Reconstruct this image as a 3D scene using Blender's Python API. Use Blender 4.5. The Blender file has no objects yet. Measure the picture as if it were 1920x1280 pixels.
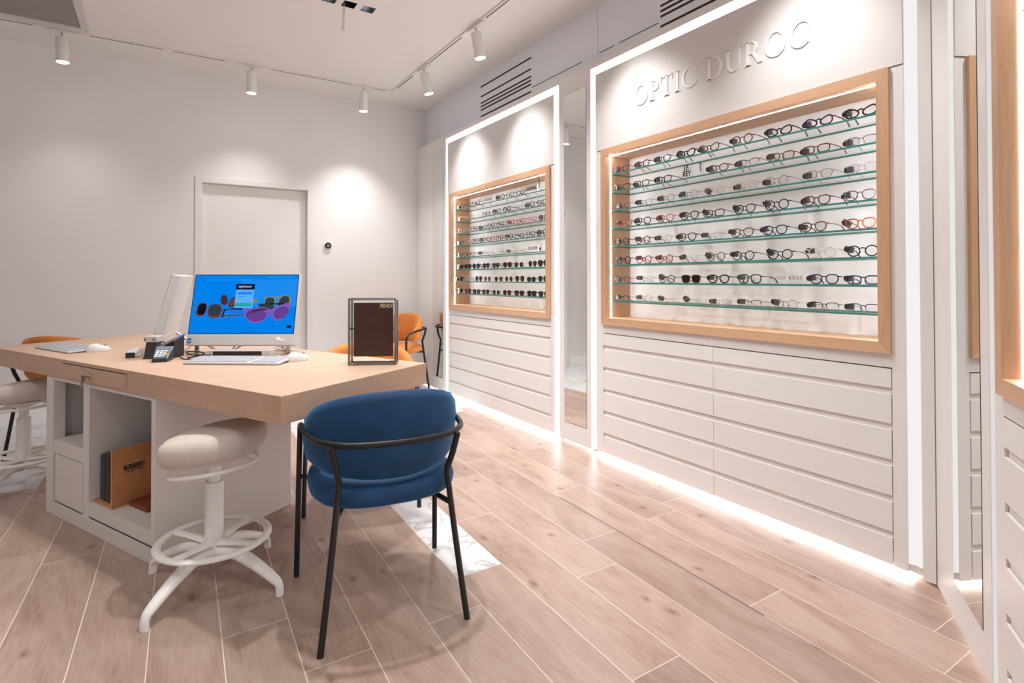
import bpy, math, random
from mathutils import Vector, Matrix
random.seed(11)
SC = bpy.context.scene
COL = SC.collection
PI = math.pi
def rad(a): return a*PI/180
def lerp(a, b, t): return a+(b-a)*t
def srgb(r, g, b):
    def f(c):
        c /= 255.0
        return c/12.92 if c <= 0.04045 else ((c+0.055)/1.055)**2.4
    return (f(r), f(g), f(b))

# ------------------------------------------------------------------ materials
MATS = {}
def new_mat(name):
    m = bpy.data.materials.new(name); m.use_nodes = True
    nt = m.node_tree; nt.nodes.clear()
    out = nt.nodes.new('ShaderNodeOutputMaterial')
    MATS[name] = m
    return m, nt, out
def bsdf(nt, col, rough=0.5, metal=0.0, **kw):
    b = nt.nodes.new('ShaderNodeBsdfPrincipled')
    b.inputs['Base Color'].default_value = (*col, 1)
    b.inputs['Roughness'].default_value = rough
    b.inputs['Metallic'].default_value = metal
    for k, v in kw.items():
        b.inputs[k.replace('_', ' ')].default_value = v
    return b
def mat(name, col, rough=0.5, metal=0.0, var=0.0, vscale=30.0, bump=0.0, bscale=200.0, **kw):
    if name in MATS: return MATS[name]
    m, nt, out = new_mat(name)
    b = bsdf(nt, col, rough, metal, **kw)
    nt.links.new(b.outputs[0], out.inputs[0])
    if var > 0 or bump > 0:
        tc = nt.nodes.new('ShaderNodeTexCoord')
    if var > 0:
        n = nt.nodes.new('ShaderNodeTexNoise'); n.inputs['Scale'].default_value = vscale; n.inputs['Detail'].default_value = 3
        nt.links.new(tc.outputs['Object'], n.inputs['Vector'])
        r = nt.nodes.new('ShaderNodeValToRGB')
        r.color_ramp.elements[0].position = .3; r.color_ramp.elements[1].position = .7
        r.color_ramp.elements[0].color = (*[c*(1-var) for c in col], 1)
        r.color_ramp.elements[1].color = (*[min(1, c*(1+var)) for c in col], 1)
        nt.links.new(n.outputs[0], r.inputs[0]); nt.links.new(r.outputs[0], b.inputs['Base Color'])
    if bump > 0:
        n2 = nt.nodes.new('ShaderNodeTexNoise'); n2.inputs['Scale'].default_value = bscale; n2.inputs['Detail'].default_value = 2
        nt.links.new(tc.outputs['Object'], n2.inputs['Vector'])
        bm = nt.nodes.new('ShaderNodeBump'); bm.inputs['Strength'].default_value = bump; bm.inputs['Distance'].default_value = .002
        nt.links.new(n2.outputs[0], bm.inputs['Height']); nt.links.new(bm.outputs[0], b.inputs['Normal'])
    return m
def emit(name, col, s):
    if name in MATS: return MATS[name]
    m, nt, out = new_mat(name)
    e = nt.nodes.new('ShaderNodeEmission'); e.inputs[0].default_value = (*col, 1); e.inputs[1].default_value = s*(.66 if name.startswith('screen') else 1)
    nt.links.new(e.outputs[0], out.inputs[0])
    return m
def wood(name, c0, c1, scale=(1, 1, 1), rough=.45, fine=60):
    """straight grained timber; scale squeezes the pattern along the grain axis"""
    m, nt, out = new_mat(name)
    b = bsdf(nt, c0, rough)
    nt.links.new(b.outputs[0], out.inputs[0])
    tc = nt.nodes.new('ShaderNodeTexCoord'); mp = nt.nodes.new('ShaderNodeMapping')
    mp.inputs['Scale'].default_value = scale
    nt.links.new(tc.outputs['Object'], mp.inputs[0])
    n = nt.nodes.new('ShaderNodeTexNoise'); n.inputs['Scale'].default_value = fine; n.inputs['Detail'].default_value = 4; n.inputs['Roughness'].default_value = .65
    nt.links.new(mp.outputs[0], n.inputs['Vector'])
    n2 = nt.nodes.new('ShaderNodeTexNoise'); n2.inputs['Scale'].default_value = fine*.12; n2.inputs['Detail'].default_value = 2
    nt.links.new(mp.outputs[0], n2.inputs['Vector'])
    mx = nt.nodes.new('ShaderNodeMath'); mx.operation = 'MULTIPLY_ADD'; mx.inputs[1].default_value = .6
    nt.links.new(n.outputs[0], mx.inputs[0])
    sc = nt.nodes.new('ShaderNodeMath'); sc.operation = 'MULTIPLY'; sc.inputs[1].default_value = .4
    nt.links.new(n2.outputs[0], sc.inputs[0]); nt.links.new(sc.outputs[0], mx.inputs[2])
    r = nt.nodes.new('ShaderNodeValToRGB')
    r.color_ramp.elements[0].position = .3; r.color_ramp.elements[1].position = .7
    r.color_ramp.elements[0].color = (*c0, 1); r.color_ramp.elements[1].color = (*c1, 1)
    nt.links.new(mx.outputs[0], r.inputs[0]); nt.links.new(r.outputs[0], b.inputs['Base Color'])
    bp = nt.nodes.new('ShaderNodeBump'); bp.inputs['Strength'].default_value = .08; bp.inputs['Distance'].default_value = .001
    nt.links.new(n.outputs[0], bp.inputs['Height']); nt.links.new(bp.outputs[0], b.inputs['Normal'])
    return m
def clear(name, tint, gloss=.06, rough=0.0, dens=None):
    """thin clear or tinted pane: transparency plus a fresnel reflection"""
    if name in MATS: return MATS[name]
    m, nt, out = new_mat(name)
    t = nt.nodes.new('ShaderNodeBsdfTransparent'); t.inputs[0].default_value = (*tint, 1)
    g = nt.nodes.new('ShaderNodeBsdfGlossy'); g.inputs[0].default_value = (1, 1, 1, 1); g.inputs['Roughness'].default_value = rough
    lw = nt.nodes.new('ShaderNodeLayerWeight'); lw.inputs[0].default_value = .12
    ml = nt.nodes.new('ShaderNodeMath'); ml.operation = 'MULTIPLY_ADD'; ml.inputs[1].default_value = .18; ml.inputs[2].default_value = gloss*.4
    nt.links.new(lw.outputs['Fresnel'], ml.inputs[0])
    x = nt.nodes.new('ShaderNodeMixShader')
    nt.links.new(ml.outputs[0], x.inputs[0]); nt.links.new(t.outputs[0], x.inputs[1]); nt.links.new(g.outputs[0], x.inputs[2])
    nt.links.new(x.outputs[0], out.inputs[0])
    return m

WALL = mat('wall_paint', (.80, .785, .782), .7, bump=.02, bscale=300)
CEIL = mat('ceiling_paint', (.81, .785, .778), .55)
LACQ = mat('white_lacquer', (.79, .776, .765), .38)
LACQ2 = mat('sign_panel_lacquer', (.73, .712, .70), .5)
GROOVE = mat('groove_beige', (.80, .75, .71), .6)
BRIGHTW = mat('bright_white', (.92, .92, .91), .4)
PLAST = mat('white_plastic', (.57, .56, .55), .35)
BLACKM = mat('black_metal', (.012, .012, .012), .4, .3)
BLACKP = mat('black_plastic', (.015, .015, .017), .35)
DARKGAP = mat('dark_gap', (.05, .045, .04), .8)
CHROME = mat('chrome', (.20, .185, .175), .2, 1.0)
STEEL = mat('brushed_steel', (.6, .6, .6), .3, 1.0)
GREYP = mat('grey_plastic', (.35, .35, .36), .4)
BROWNSLOT = mat('brown_slot', (.045, .02, .015), .7)
OAK_H = wood('oak_along', srgb(196, 154, 120), srgb(217, 178, 143), (.12, 2, 2))
OAK_V = wood('oak_upright', srgb(190, 148, 115), srgb(211, 171, 137), (2, 2, .12))
DESKW = wood('desk_oak', srgb(182, 149, 124), srgb(200, 170, 146), (1, 1, 1), .5, 40)
DESKW.node_tree.nodes['Mapping'].inputs['Rotation'].default_value = (0, 0, rad(-116))
DESKW.node_tree.nodes['Mapping'].inputs['Scale'].default_value = (.15, 2.2, 2.2)
MIRROR = mat('mirror_glass', (.86, .88, .87), .01, 1.0)
BULK = mat('glossy_white_panel', (.80, .85, .91), .12, 0, Specular_IOR_Level=.6)
GLASSEDGE = mat('glass_edge', (.05, .22, .20), .25)
GLASS = clear('shelf_glass', (.98, .993, .99), .05)
LED = emit('led_white', (1.0, .97, .95), 5.0)
LEDSOFT = emit('led_soft', (1.0, .97, .965), .60)
LEDBASE = emit('led_base', (1.0, .95, .94), 40.0)
LEDNICHE = emit('led_niche', (.95, .97, 1.0), 42)
LAMPON = emit('lamp_disc', (.93, .95, 1.0), 12.0)
VELVETB = mat('blue_velvet', srgb(4, 58, 98), .75, var=.22, vscale=14, Sheen_Weight=.5, Sheen_Roughness=.4, Sheen_Tint=(.06, .40, .85, 1))
VELVETO = mat('orange_velvet', srgb(202, 122, 48), .75, var=.12, vscale=14, Sheen_Weight=.4, Sheen_Roughness=.4, Sheen_Tint=(1, .8, .5, 1))
FABRIC = mat('beige_weave', srgb(205, 194, 184), .9, var=.12, vscale=260, bump=.25, bscale=420)
STOOLW = mat('stool_white', (.80, .77, .75), .45)

# ------------------------------------------------------------------ mesh builder
class MB:
    def __init__(self, xf=None):
        self.v = []; self.f = []; self.m = []; self.xf = xf
    def add(self, vs, fs, m=0):
        o = len(self.v)
        for p in vs:
            self.v.append(tuple(self.xf(p)) if self.xf else tuple(p))
        for q in fs:
            self.f.append(tuple(i+o for i in q)); self.m.append(m)
        return self
    def box(self, x0, y0, z0, x1, y1, z1, m=0):
        vs = [(x, y, z) for z in (z0, z1) for y in (y0, y1) for x in (x0, x1)]
        fs = [(0, 2, 3, 1), (4, 5, 7, 6), (0, 1, 5, 4), (2, 6, 7, 3), (0, 4, 6, 2), (1, 3, 7, 5)]
        return self.add(vs, fs, m)
    def prism(self, poly, z0, z1, m=0):
        n = len(poly)
        vs = [(x, y, z0) for x, y in poly]+[(x, y, z1) for x, y in poly]
        fs = [tuple(range(n-1, -1, -1)), tuple(range(n, 2*n))]+[(i, (i+1) % n, n+(i+1) % n, n+i) for i in range(n)]
        return self.add(vs, fs, m)
    def slab_xz(self, poly, y0, y1, m=0):
        n = len(poly)
        vs = [(x, y0, z) for x, z in poly]+[(x, y1, z) for x, z in poly]
        fs = [tuple(range(n)), tuple(range(2*n-1, n-1, -1))]+[(i, n+i, n+(i+1) % n, (i+1) % n) for i in range(n)]
        return self.add(vs, fs, m)
    def tube(self, pts, r, n=8, closed=False, m=0, flat=None):
        pts = [Vector(p) for p in pts]; k = len(pts)
        rr = r if isinstance(r, (list, tuple)) else [r]*k
        tang = []
        for i in range(k):
            a = pts[(i-1) % k] if (closed or i > 0) else pts[i]
            b = pts[(i+1) % k] if (closed or i < k-1) else pts[i]
            t = (b-a); tang.append(t.normalized() if t.length > 1e-9 else Vector((0, 0, 1)))
        up = Vector((0, 0, 1)) if abs(tang[0].z) < .9 else Vector((1, 0, 0))
        nrm = (up-tang[0]*up.dot(tang[0])).normalized()
        vs = []
        for i in range(k):
            t = tang[i]; nrm = nrm-t*nrm.dot(t)
            nrm = nrm.normalized() if nrm.length > 1e-6 else t.orthogonal().normalized()
            bi = t.cross(nrm)
            for j in range(n):
                a = 2*PI*j/n
                fx = flat if flat else 1.0
                vs.append(pts[i]+nrm*(math.cos(a)*rr[i]*fx)+bi*(math.sin(a)*rr[i]))
        fs = []
        for i in range(k if closed else k-1):
            i2 = (i+1) % k
            for j in range(n):
                j2 = (j+1) % n
                fs.append((i*n+j, i*n+j2, i2*n+j2, i2*n+j))
        if not closed:
            fs.append(tuple(range(n-1, -1, -1))); fs.append(tuple((k-1)*n+j for j in range(n)))
        return self.add(vs, fs, m)
    def lathe(self, prof, n=24, c=(0, 0, 0), m=0, ax='z', ex=2.0, sx=1.0, sy=1.0):
        vs = []; fs = []; k = len(prof)
        for r, z in prof:
            for j in range(n):
                a = 2*PI*j/n; ca, sa = math.cos(a), math.sin(a)
                q = (abs(ca)**ex+abs(sa)**ex)**(-1.0/ex)
                x, y = r*ca*q*sx, r*sa*q*sy
                p = (x, y, z) if ax == 'z' else ((x, z, y) if ax == 'y' else (z, x, y))
                vs.append((p[0]+c[0], p[1]+c[1], p[2]+c[2]))
        for i in range(k-1):
            for j in range(n):
                j2 = (j+1) % n
                fs.append((i*n+j, i*n+j2, (i+1)*n+j2, (i+1)*n+j))
        fs.append(tuple(range(n-1, -1, -1))); fs.append(tuple((k-1)*n+j for j in range(n)))
        return self.add(vs, fs, m)
    def mesh(self, name, mats, smooth=None):
        me = bpy.data.meshes.new(name)
        me.from_pydata(self.v, [], self.f)
        for x in mats: me.materials.append(x)
        if len(mats) > 1: me.polygons.foreach_set('material_index', self.m)
        me.validate()
        import bmesh
        b = bmesh.new(); b.from_mesh(me); bmesh.ops.recalc_face_normals(b, faces=b.faces); b.to_mesh(me); b.free()
        if smooth:
            me.polygons.foreach_set('use_smooth', [True]*len(me.polygons))
            me.set_sharp_from_angle(angle=rad(smooth))
        return me
def obj(name, mb, mats, parent=None, smooth=None, bevel=0, loc=None, rot=None):
    if not isinstance(mats, (list, tuple)): mats = [mats]
    me = mb.mesh(name, mats, smooth) if isinstance(mb, MB) else mb
    o = bpy.data.objects.new(name, me); COL.objects.link(o)
    if parent: o.parent = parent
    if loc: o.location = loc
    if rot: o.rotation_euler = rot
    if bevel:
        bv = o.modifiers.new('bevel', 'BEVEL'); bv.width = bevel; bv.segments = 2; bv.limit_method = 'ANGLE'; bv.angle_limit = rad(40)
    return o
def tag(o, label, cat, group=None, kind=None):
    if label: o['label'] = label
    if cat: o['category'] = cat
    if group: o['group'] = group
    if kind: o['kind'] = kind
    return o
def thing(name, label, cat, loc=(0, 0, 0), rz=0, group=None, rot=None):
    o = bpy.data.objects.new(name, None); COL.objects.link(o)
    o.empty_display_size = .1
    o.location = loc; o.rotation_euler = rot if rot else (0, 0, rz)
    return tag(o, label, cat, group)
def struct(name, mb, mats, label, cat, parent=None, **kw):
    o = obj(name, mb, mats, parent, **kw)
    if not parent: tag(o, label, cat, None, 'structure')
    return o
def kids(o): return [c for c in bpy.data.objects if c.parent == o]
def dup_tree(o, parent=None):
    c = o.copy(); COL.objects.link(c)
    if parent: c.parent = parent
    for k in kids(o): dup_tree(k, c)
    return c
def catmull(P, n=8, closed=False):
    P = [Vector(p) for p in P]; out = []; k = len(P)
    for i in range(k if closed else k-1):
        if closed: a, b, c, d = P[(i-1) % k], P[i], P[(i+1) % k], P[(i+2) % k]
        else: a, b, c, d = P[max(i-1, 0)], P[i], P[i+1], P[min(i+2, k-1)]
        for j in range(n):
            t = j/n
            out.append(.5*((2*b)+(c-a)*t+(2*a-5*b+4*c-d)*t*t+(3*b-a-3*c+d)*t**3))
    if not closed: out.append(P[-1])
    return out
def plane_holes(mb, fn, x0, x1, z0, z1, holes, m=0):
    xs = sorted({x0, x1, *[h[0] for h in holes], *[h[1] for h in holes]})
    zs = sorted({z0, z1, *[h[2] for h in holes], *[h[3] for h in holes]})
    for i in range(len(xs)-1):
        for j in range(len(zs)-1):
            cx, cz = (xs[i]+xs[i+1])/2, (zs[j]+zs[j+1])/2
            if any(h[0] < cx < h[1] and h[2] < cz < h[3] for h in holes): continue
            mb.add([fn(xs[i], zs[j]), fn(xs[i+1], zs[j]), fn(xs[i+1], zs[j+1]), fn(xs[i], zs[j+1])], [(0, 1, 2, 3)], m)
def text_mb(body, size, depth, xf, align='CENTER', bold=0.0, sx=1.0):
    cu = bpy.data.curves.new('lettering', 'FONT'); cu.body = body; cu.size = size; cu.align_x = align
    cu.extrude = depth; cu.offset = bold; cu.resolution_u = 3
    o = bpy.data.objects.new('lettering', cu); COL.objects.link(o)
    bpy.context.view_layer.update()
    dg = bpy.context.evaluated_depsgraph_get()
    me = o.evaluated_get(dg).to_mesh()
    mb = MB(xf); mb.add([(v.co.x*sx, v.co.y, v.co.z) for v in me.vertices], [tuple(p.vertices) for p in me.polygons])
    o.evaluated_get(dg).to_mesh_clear()
    bpy.data.objects.remove(o); bpy.data.curves.remove(cu)
    return mb

# ------------------------------------------------------------------ room
W = 2.441          # front plane of the display wall
YB = 5.80          # back wall
ZC = 3.03          # ceiling
XB = 2.541         # glossy panel above the displays
XL = -3.4          # left wall
YR = -3.2          # open shop front behind the camera

# floor: oak-look planks with a few white marble ones, one mesh
def make_floor():
    mo, nt, out = new_mat('plank_wood')
    b = bsdf(nt, (.5, .4, .3), .38)
    nt.links.new(b.outputs[0], out.inputs[0])
    at = nt.nodes.new('ShaderNodeAttribute'); at.attribute_name = 'plank'
    tc = nt.nodes.new('ShaderNodeTexCoord')
    mul = nt.nodes.new('ShaderNodeVectorMath'); mul.operation = 'SCALE'; mul.inputs['Scale'].default_value = 37.0
    nt.links.new(at.outputs['Vector'], mul.inputs[0])
    ad = nt.nodes.new('ShaderNodeVectorMath'); ad.operation = 'ADD'
    nt.links.new(tc.outputs['Object'], ad.inputs[0]); nt.links.new(mul.outputs[0], ad.inputs[1])
    mp = nt.nodes.new('ShaderNodeMapping'); mp.inputs['Scale'].default_value = (1, .09, 1); nt.links.new(ad.outputs[0], mp.inputs[0])
    fine = nt.nodes.new('ShaderNodeTexNoise'); fine.inputs['Scale'].default_value = 120; fine.inputs['Detail'].default_value = 4; fine.inputs['Roughness'].default_value = .7
    nt.links.new(mp.outputs[0], fine.inputs['Vector'])
    mp2 = nt.nodes.new('ShaderNodeMapping'); mp2.inputs['Scale'].default_value = (1, .28, 1); nt.links.new(ad.outputs[0], mp2.inputs[0])
    big = nt.nodes.new('ShaderNodeTexNoise'); big.inputs['Scale'].default_value = 7; big.inputs['Detail'].default_value = 3; big.inputs['Distortion'].default_value = 1.2
    nt.links.new(mp2.outputs[0], big.inputs['Vector'])
    s1 = nt.nodes.new('ShaderNodeMath'); s1.operation = 'MULTIPLY'; s1.inputs[1].default_value = .45; nt.links.new(fine.outputs[0], s1.inputs[0])
    s2 = nt.nodes.new('ShaderNodeMath'); s2.operation = 'MULTIPLY_ADD'; s2.inputs[1].default_value = .55
    nt.links.new(big.outputs[0], s2.inputs[0]); nt.links.new(s1.outputs[0], s2.inputs[2])
    rp = nt.nodes.new('ShaderNodeValToRGB')
    e = rp.color_ramp.elements
    e[0].position = .30; e[0].color = (*srgb(139, 111, 96), 1); e[1].position = .62; e[1].color = (*srgb(178, 155, 142), 1)
    x = e.new(.46); x.color = (*srgb(164, 139, 125), 1)
    nt.links.new(s2.outputs[0], rp.inputs[0])
    # knots
    vo = nt.nodes.new('ShaderNodeTexVoronoi'); vo.voronoi_dimensions = '2D'; vo.inputs['Scale'].default_value = 3.1; vo.inputs['Randomness'].default_value = 1
    mp3 = nt.nodes.new('ShaderNodeMapping'); mp3.inputs['Scale'].default_value = (1, .62, 1); nt.links.new(ad.outputs[0], mp3.inputs[0])
    dist = nt.nodes.new('ShaderNodeMix'); dist.data_type = 'RGBA'; dist.blend_type = 'ADD'; dist.inputs[0].default_value = .05
    nt.links.new(mp3.outputs[0], dist.inputs[6]); nt.links.new(big.outputs['Color'], dist.inputs[7])
    nt.links.new(dist.outputs[2], vo.inputs['Vector'])
    kr = nt.nodes.new('ShaderNodeValToRGB'); kr.color_ramp.elements[0].position = .0; kr.color_ramp.elements[0].color = (.30, .24, .22, 1)
    kr.color_ramp.elements[1].position = .062; kr.color_ramp.elements[1].color = (1, 1, 1, 1)
    kk = kr.color_ramp.elements.new(.018); kk.color = (.5, .42, .38, 1); kk = kr.color_ramp.elements.new(.030); kk.color = (.82, .78, .76, 1); kk = kr.color_ramp.elements.new(.040); kk.color = (.72, .66, .63, 1)
    nt.links.new(vo.outputs['Distance'], kr.inputs[0])
    mm = nt.nodes.new('ShaderNodeMix'); mm.data_type = 'RGBA'; mm.blend_type = 'MULTIPLY'; mm.inputs[0].default_value = .8
    nt.links.new(rp.outputs[0], mm.inputs[6]); nt.links.new(kr.outputs[0], mm.inputs[7])
    # plank to plank tone
    sep = nt.nodes.new('ShaderNodeSeparateXYZ'); nt.links.new(at.outputs['Vector'], sep.inputs[0])
    mr = nt.nodes.new('ShaderNodeMapRange'); mr.inputs['To Min'].default_value = .86; mr.inputs['To Max'].default_value = 1.10
    nt.links.new(sep.outputs['Z'], mr.inputs[0])
    hs = nt.nodes.new('ShaderNodeHueSaturation'); nt.links.new(mr.outputs[0], hs.inputs['Value']); nt.links.new(mm.outputs[2], hs.inputs['Color'])
    nt.links.new(hs.outputs[0], b.inputs['Base Color'])
    bp = nt.nodes.new('ShaderNodeBump'); bp.inputs['Strength'].default_value = .06; bp.inputs['Distance'].default_value = .001
    nt.links.new(fine.outputs[0], bp.inputs['Height']); nt.links.new(bp.outputs[0], b.inputs['Normal'])
    # marble
    ma, nt, out = new_mat('white_marble')
    b = bsdf(nt, (.8, .8, .8), .3); nt.links.new(b.outputs[0], out.inputs[0])
    at = nt.nodes.new('ShaderNodeAttribute'); at.attribute_name = 'plank'
    tc = nt.nodes.new('ShaderNodeTexCoord')
    mul = nt.nodes.new('ShaderNodeVectorMath'); mul.operation = 'SCALE'; mul.inputs['Scale'].default_value = 11.0
    nt.links.new(at.outputs['Vector'], mul.inputs[0])
    ad = nt.nodes.new('ShaderNodeVectorMath'); ad.operation = 'ADD'
    nt.links.new(tc.outputs['Object'], ad.inputs[0]); nt.links.new(mul.outputs[0], ad.inputs[1])
    n = nt.nodes.new('ShaderNodeTexNoise'); n.inputs['Scale'].default_value = 5; n.inputs['Detail'].default_value = 6; n.inputs['Distortion'].default_value = 1.0
    nt.links.new(ad.outputs[0], n.inputs['Vector'])
    ab = nt.nodes.new('ShaderNodeMath'); ab.operation = 'SUBTRACT'; ab.inputs[1].default_value = .5; nt.links.new(n.outputs[0], ab.inputs[0])
    ab2 = nt.nodes.new('ShaderNodeMath'); ab2.operation = 'ABSOLUTE'; nt.links.new(ab.outputs[0], ab2.inputs[0])
    rp = nt.nodes.new('ShaderNodeValToRGB'); rp.color_ramp.elements[0].color = (*srgb(176, 168, 164), 1); rp.color_ramp.elements[1].position = .03
    rp.color_ramp.elements[1].color = (*srgb(208, 209, 212), 1)
    nt.links.new(ab2.outputs[0], rp.inputs[0]); nt.links.new(rp.outputs[0], b.inputs['Base Color'])
    grout = mat('pale_grout', srgb(224, 210, 200), .8)
    dark = mat('dark_joint', (.10, .07, .055), .8)
    P = .1998; x_a = .7705; gap = .0031
    known = {0: 1.725, -1: 2.425, 1: 1.928, 2: 1.169, 3: 1.68, 4: 1.898, 5: 2.41, -6: 2.923}
    mthr = {1: 1.92, -5: 4.0, 2: 4.5, 0: 3.3, 3: 4.9, 4: 4.2, 5: 4.7, 6: 4.3, 7: 4.4, -6: 4.12, -7: 4.25, -8: 4.0, -9: 4.3, -10: 4.1}
    rnd = random.Random(5)
    verts = []; faces = []; mi = []; at_v = []
    def quad(x0, y0, x1, y1, z, m, a):
        o = len(verts)
        sh = 0.0 if m == 1 else .034      # the boards run a touch off square to the walls
        verts.extend([(x0+sh*(y0-1.75), y0, z), (x1+sh*(y0-1.75), y0, z), (x1+sh*(y1-1.75), y1, z), (x0+sh*(y1-1.75), y1, z)])
        faces.append((o, o+1, o+2, o+3)); mi.append(m); at_v.append(a)
    quad(XL, YR, 2.9, YB+.3, -.0005, 1, (0, 0, 0))
    k0 = int(math.floor((XL-x_a)/P)); k1 = int(math.ceil((2.9-x_a)/P))
    for k in range(k0, k1):
        xx0, xx1 = x_a+k*P+gap/2, x_a+(k+1)*P-gap/2
        L = 1.2
        thr = mthr.get(k, rnd.uniform(4.0, 5.0))
        j = known.get(k, thr)
        y = j-math.ceil((j-YR)/L)*L
        while y < YB+.3:
            a0, a1 = max(y+gap/2, YR), min(y+L-gap/2, YB+.3)
            mid = (a0+a1)/2
            if a1 > a0:
                mar = a0 > thr-.05
                quad(xx0, a0, xx1, a1, 0.0, 2 if mar else 0, (rnd.random(), rnd.random(), rnd.random()))
            y += L
    # the one dark joint running along the display wall
    quad(x_a+5*P-.0022, 1.15, x_a+5*P+.0022, 2.35, .0004, 3, (0, 0, 0))
    me = bpy.data.meshes.new('floor'); me.from_pydata(verts, [], faces)
    for q in (mo, grout, ma, dark): me.materials.append(q)
    me.polygons.foreach_set('material_index', mi)
    a = me.attributes.new('plank', 'FLOAT_VECTOR', 'FACE')
    a.data.foreach_set('vector', [c for v in at_v for c in v])
    o = bpy.data.objects.new('floor', me); COL.objects.link(o)
    tag(o, 'pale oak plank floor with white marble planks let in', 'floor', None, 'structure')
make_floor()

# ceiling with three square downlight openings
DL = [(1.191, 1.279), (1.059, 1.147), (.927, 1.015)]
DY = (3.762, 3.850)
mb = MB(); plane_holes(mb, lambda x, y: (x, y, ZC), XL, 2.9, YR, YB+.3, [(a, b, DY[0], DY[1]) for a, b in DL])
struct('ceiling', mb, CEIL, 'plain off-white ceiling', 'ceiling')

# back wall with door opening
D0, D1, DZ = .341, 1.268, 2.03
mb = MB(); plane_holes(mb, lambda x, z: (x, YB, z), XL, 2.9, 0, ZC, [(D0, D1, 0, DZ)])
mb.box(D0-.02, YB+.001, 0, D0, YB+.10, DZ); mb.box(D1, YB+.001, 0, D1+.02, YB+.10, DZ); mb.box(D0-.02, YB+.001, DZ, D1+.02, YB+.10, DZ+.02)
struct('wall_back', mb, WALL, 'plain white wall at the far end of the shop', 'wall')
mb = MB(); mb.add([(XL, YR, 0), (XL, YB, 0), (XL, YB, ZC), (XL, YR, ZC)], [(0, 1, 2, 3)])
struct('wall_left', mb, WALL, 'plain white wall on the left side', 'wall')
mb = MB(); mb.add([(2.86, -.2, 0), (2.86, YB, 0), (2.86, YB, 2.7), (2.86, -.2, 2.7)], [(0, 1, 2, 3)])
struct('wall_right', mb, WALL, 'wall behind the built-in display units', 'wall')
dr = thing('door_1', 'white flush door in a slim white frame in the back wall', 'door', (D0, YB, 0)); dr['kind'] = 'structure'
obj('door_leaf', MB().box(.004, .052, .004, D1-D0-.004, .092, DZ-.004), mat('door_paint', (.79, .765, .755), .5), dr)
fr = MB(); t = .055
fr.box(-t, -.012, 0, 0, .0, DZ+t); fr.box(D1-D0, -.012, 0, D1-D0+t, .0, DZ+t); fr.box(0, -.012, DZ, D1-D0, .0, DZ+t)
obj('door_frame', fr, mat('door_paint', (.79, .765, .755), .5), dr, bevel=.003)
bb = MB(); bb.box(XL, YB-.014, 0, D0-t-.002, YB-.0005, .10); bb.box(D1+t+.002, YB-.014, 0, W+.02, YB-.0005, .10)
struct('baseboard_back', bb, BRIGHTW, 'white baseboard along the back wall', 'baseboard')
bb = MB(); bb.box(XL+.0005, YR, 0, XL+.014, YB-.015, .10)
struct('baseboard_left', bb, BRIGHTW, 'white baseboard along the left wall', 'baseboard')

# glossy panel over the displays, with slots cut for two vents
SLZ = [2.933, 2.842, 2.781, 2.749, 2.717, 2.657]
holes = []
for (ya, yb) in ((3.694, 4.526), (1.49, 2.323)):
    for z in SLZ: holes.append((ya, yb, z-.0075, z+.0075))
for (ya, yb) in ((3.055, 3.68), (2.726, 2.871), (2.34, 2.676)): holes.append((ya, yb, 2.684, 2.690))
for ys in (2.887, 5.42): holes.append((ys-.0015, ys+.0015, 2.60, ZC))
mb = MB(); plane_holes(mb, lambda y, z: (XB, y, z), -.2, YB, 2.5, ZC, holes)
struct('wall_right_upper', mb, BULK, 'glossy white panel above the wall displays', 'wall panel')
for i, (ya, yb) in enumerate(((3.694, 4.526), (1.49, 2.323))):
    v = thing('air_vent', ['long slotted air vent above the small far wall display', 'long slotted air vent above the large lettered wall display'][i], 'air vent', (XB, ya, 2.60), group='slotted vents above the displays')
    b = MB(); b.box(.004, -.01, .02, .008, yb-ya+.01, .38)
    obj('housing', b, BROWNSLOT, v)
    for z in SLZ:
        b = MB(); b.box(.0008, .004, z-2.60-.0070, .0035, yb-ya-.004, z-2.60-.0045)
        obj('slot_blade', b, mat('slot_blade', (.10, .05, .04), .5), v)
tr = MB()
for (ya, yb) in ((3.055, 3.68), (2.726, 2.871), (2.34, 2.676)): tr.box(XB+.002, ya-.005, 2.678, XB+.006, yb+.005, 2.696)
for ys in (2.887, 5.42): tr.box(XB+.002, ys-.004, 2.60, XB+.006, ys+.004, ZC-.005)
struct('trim_1', tr, DARKGAP, 'dark shadow joints in the glossy panel above the displays', 'trim')

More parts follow.
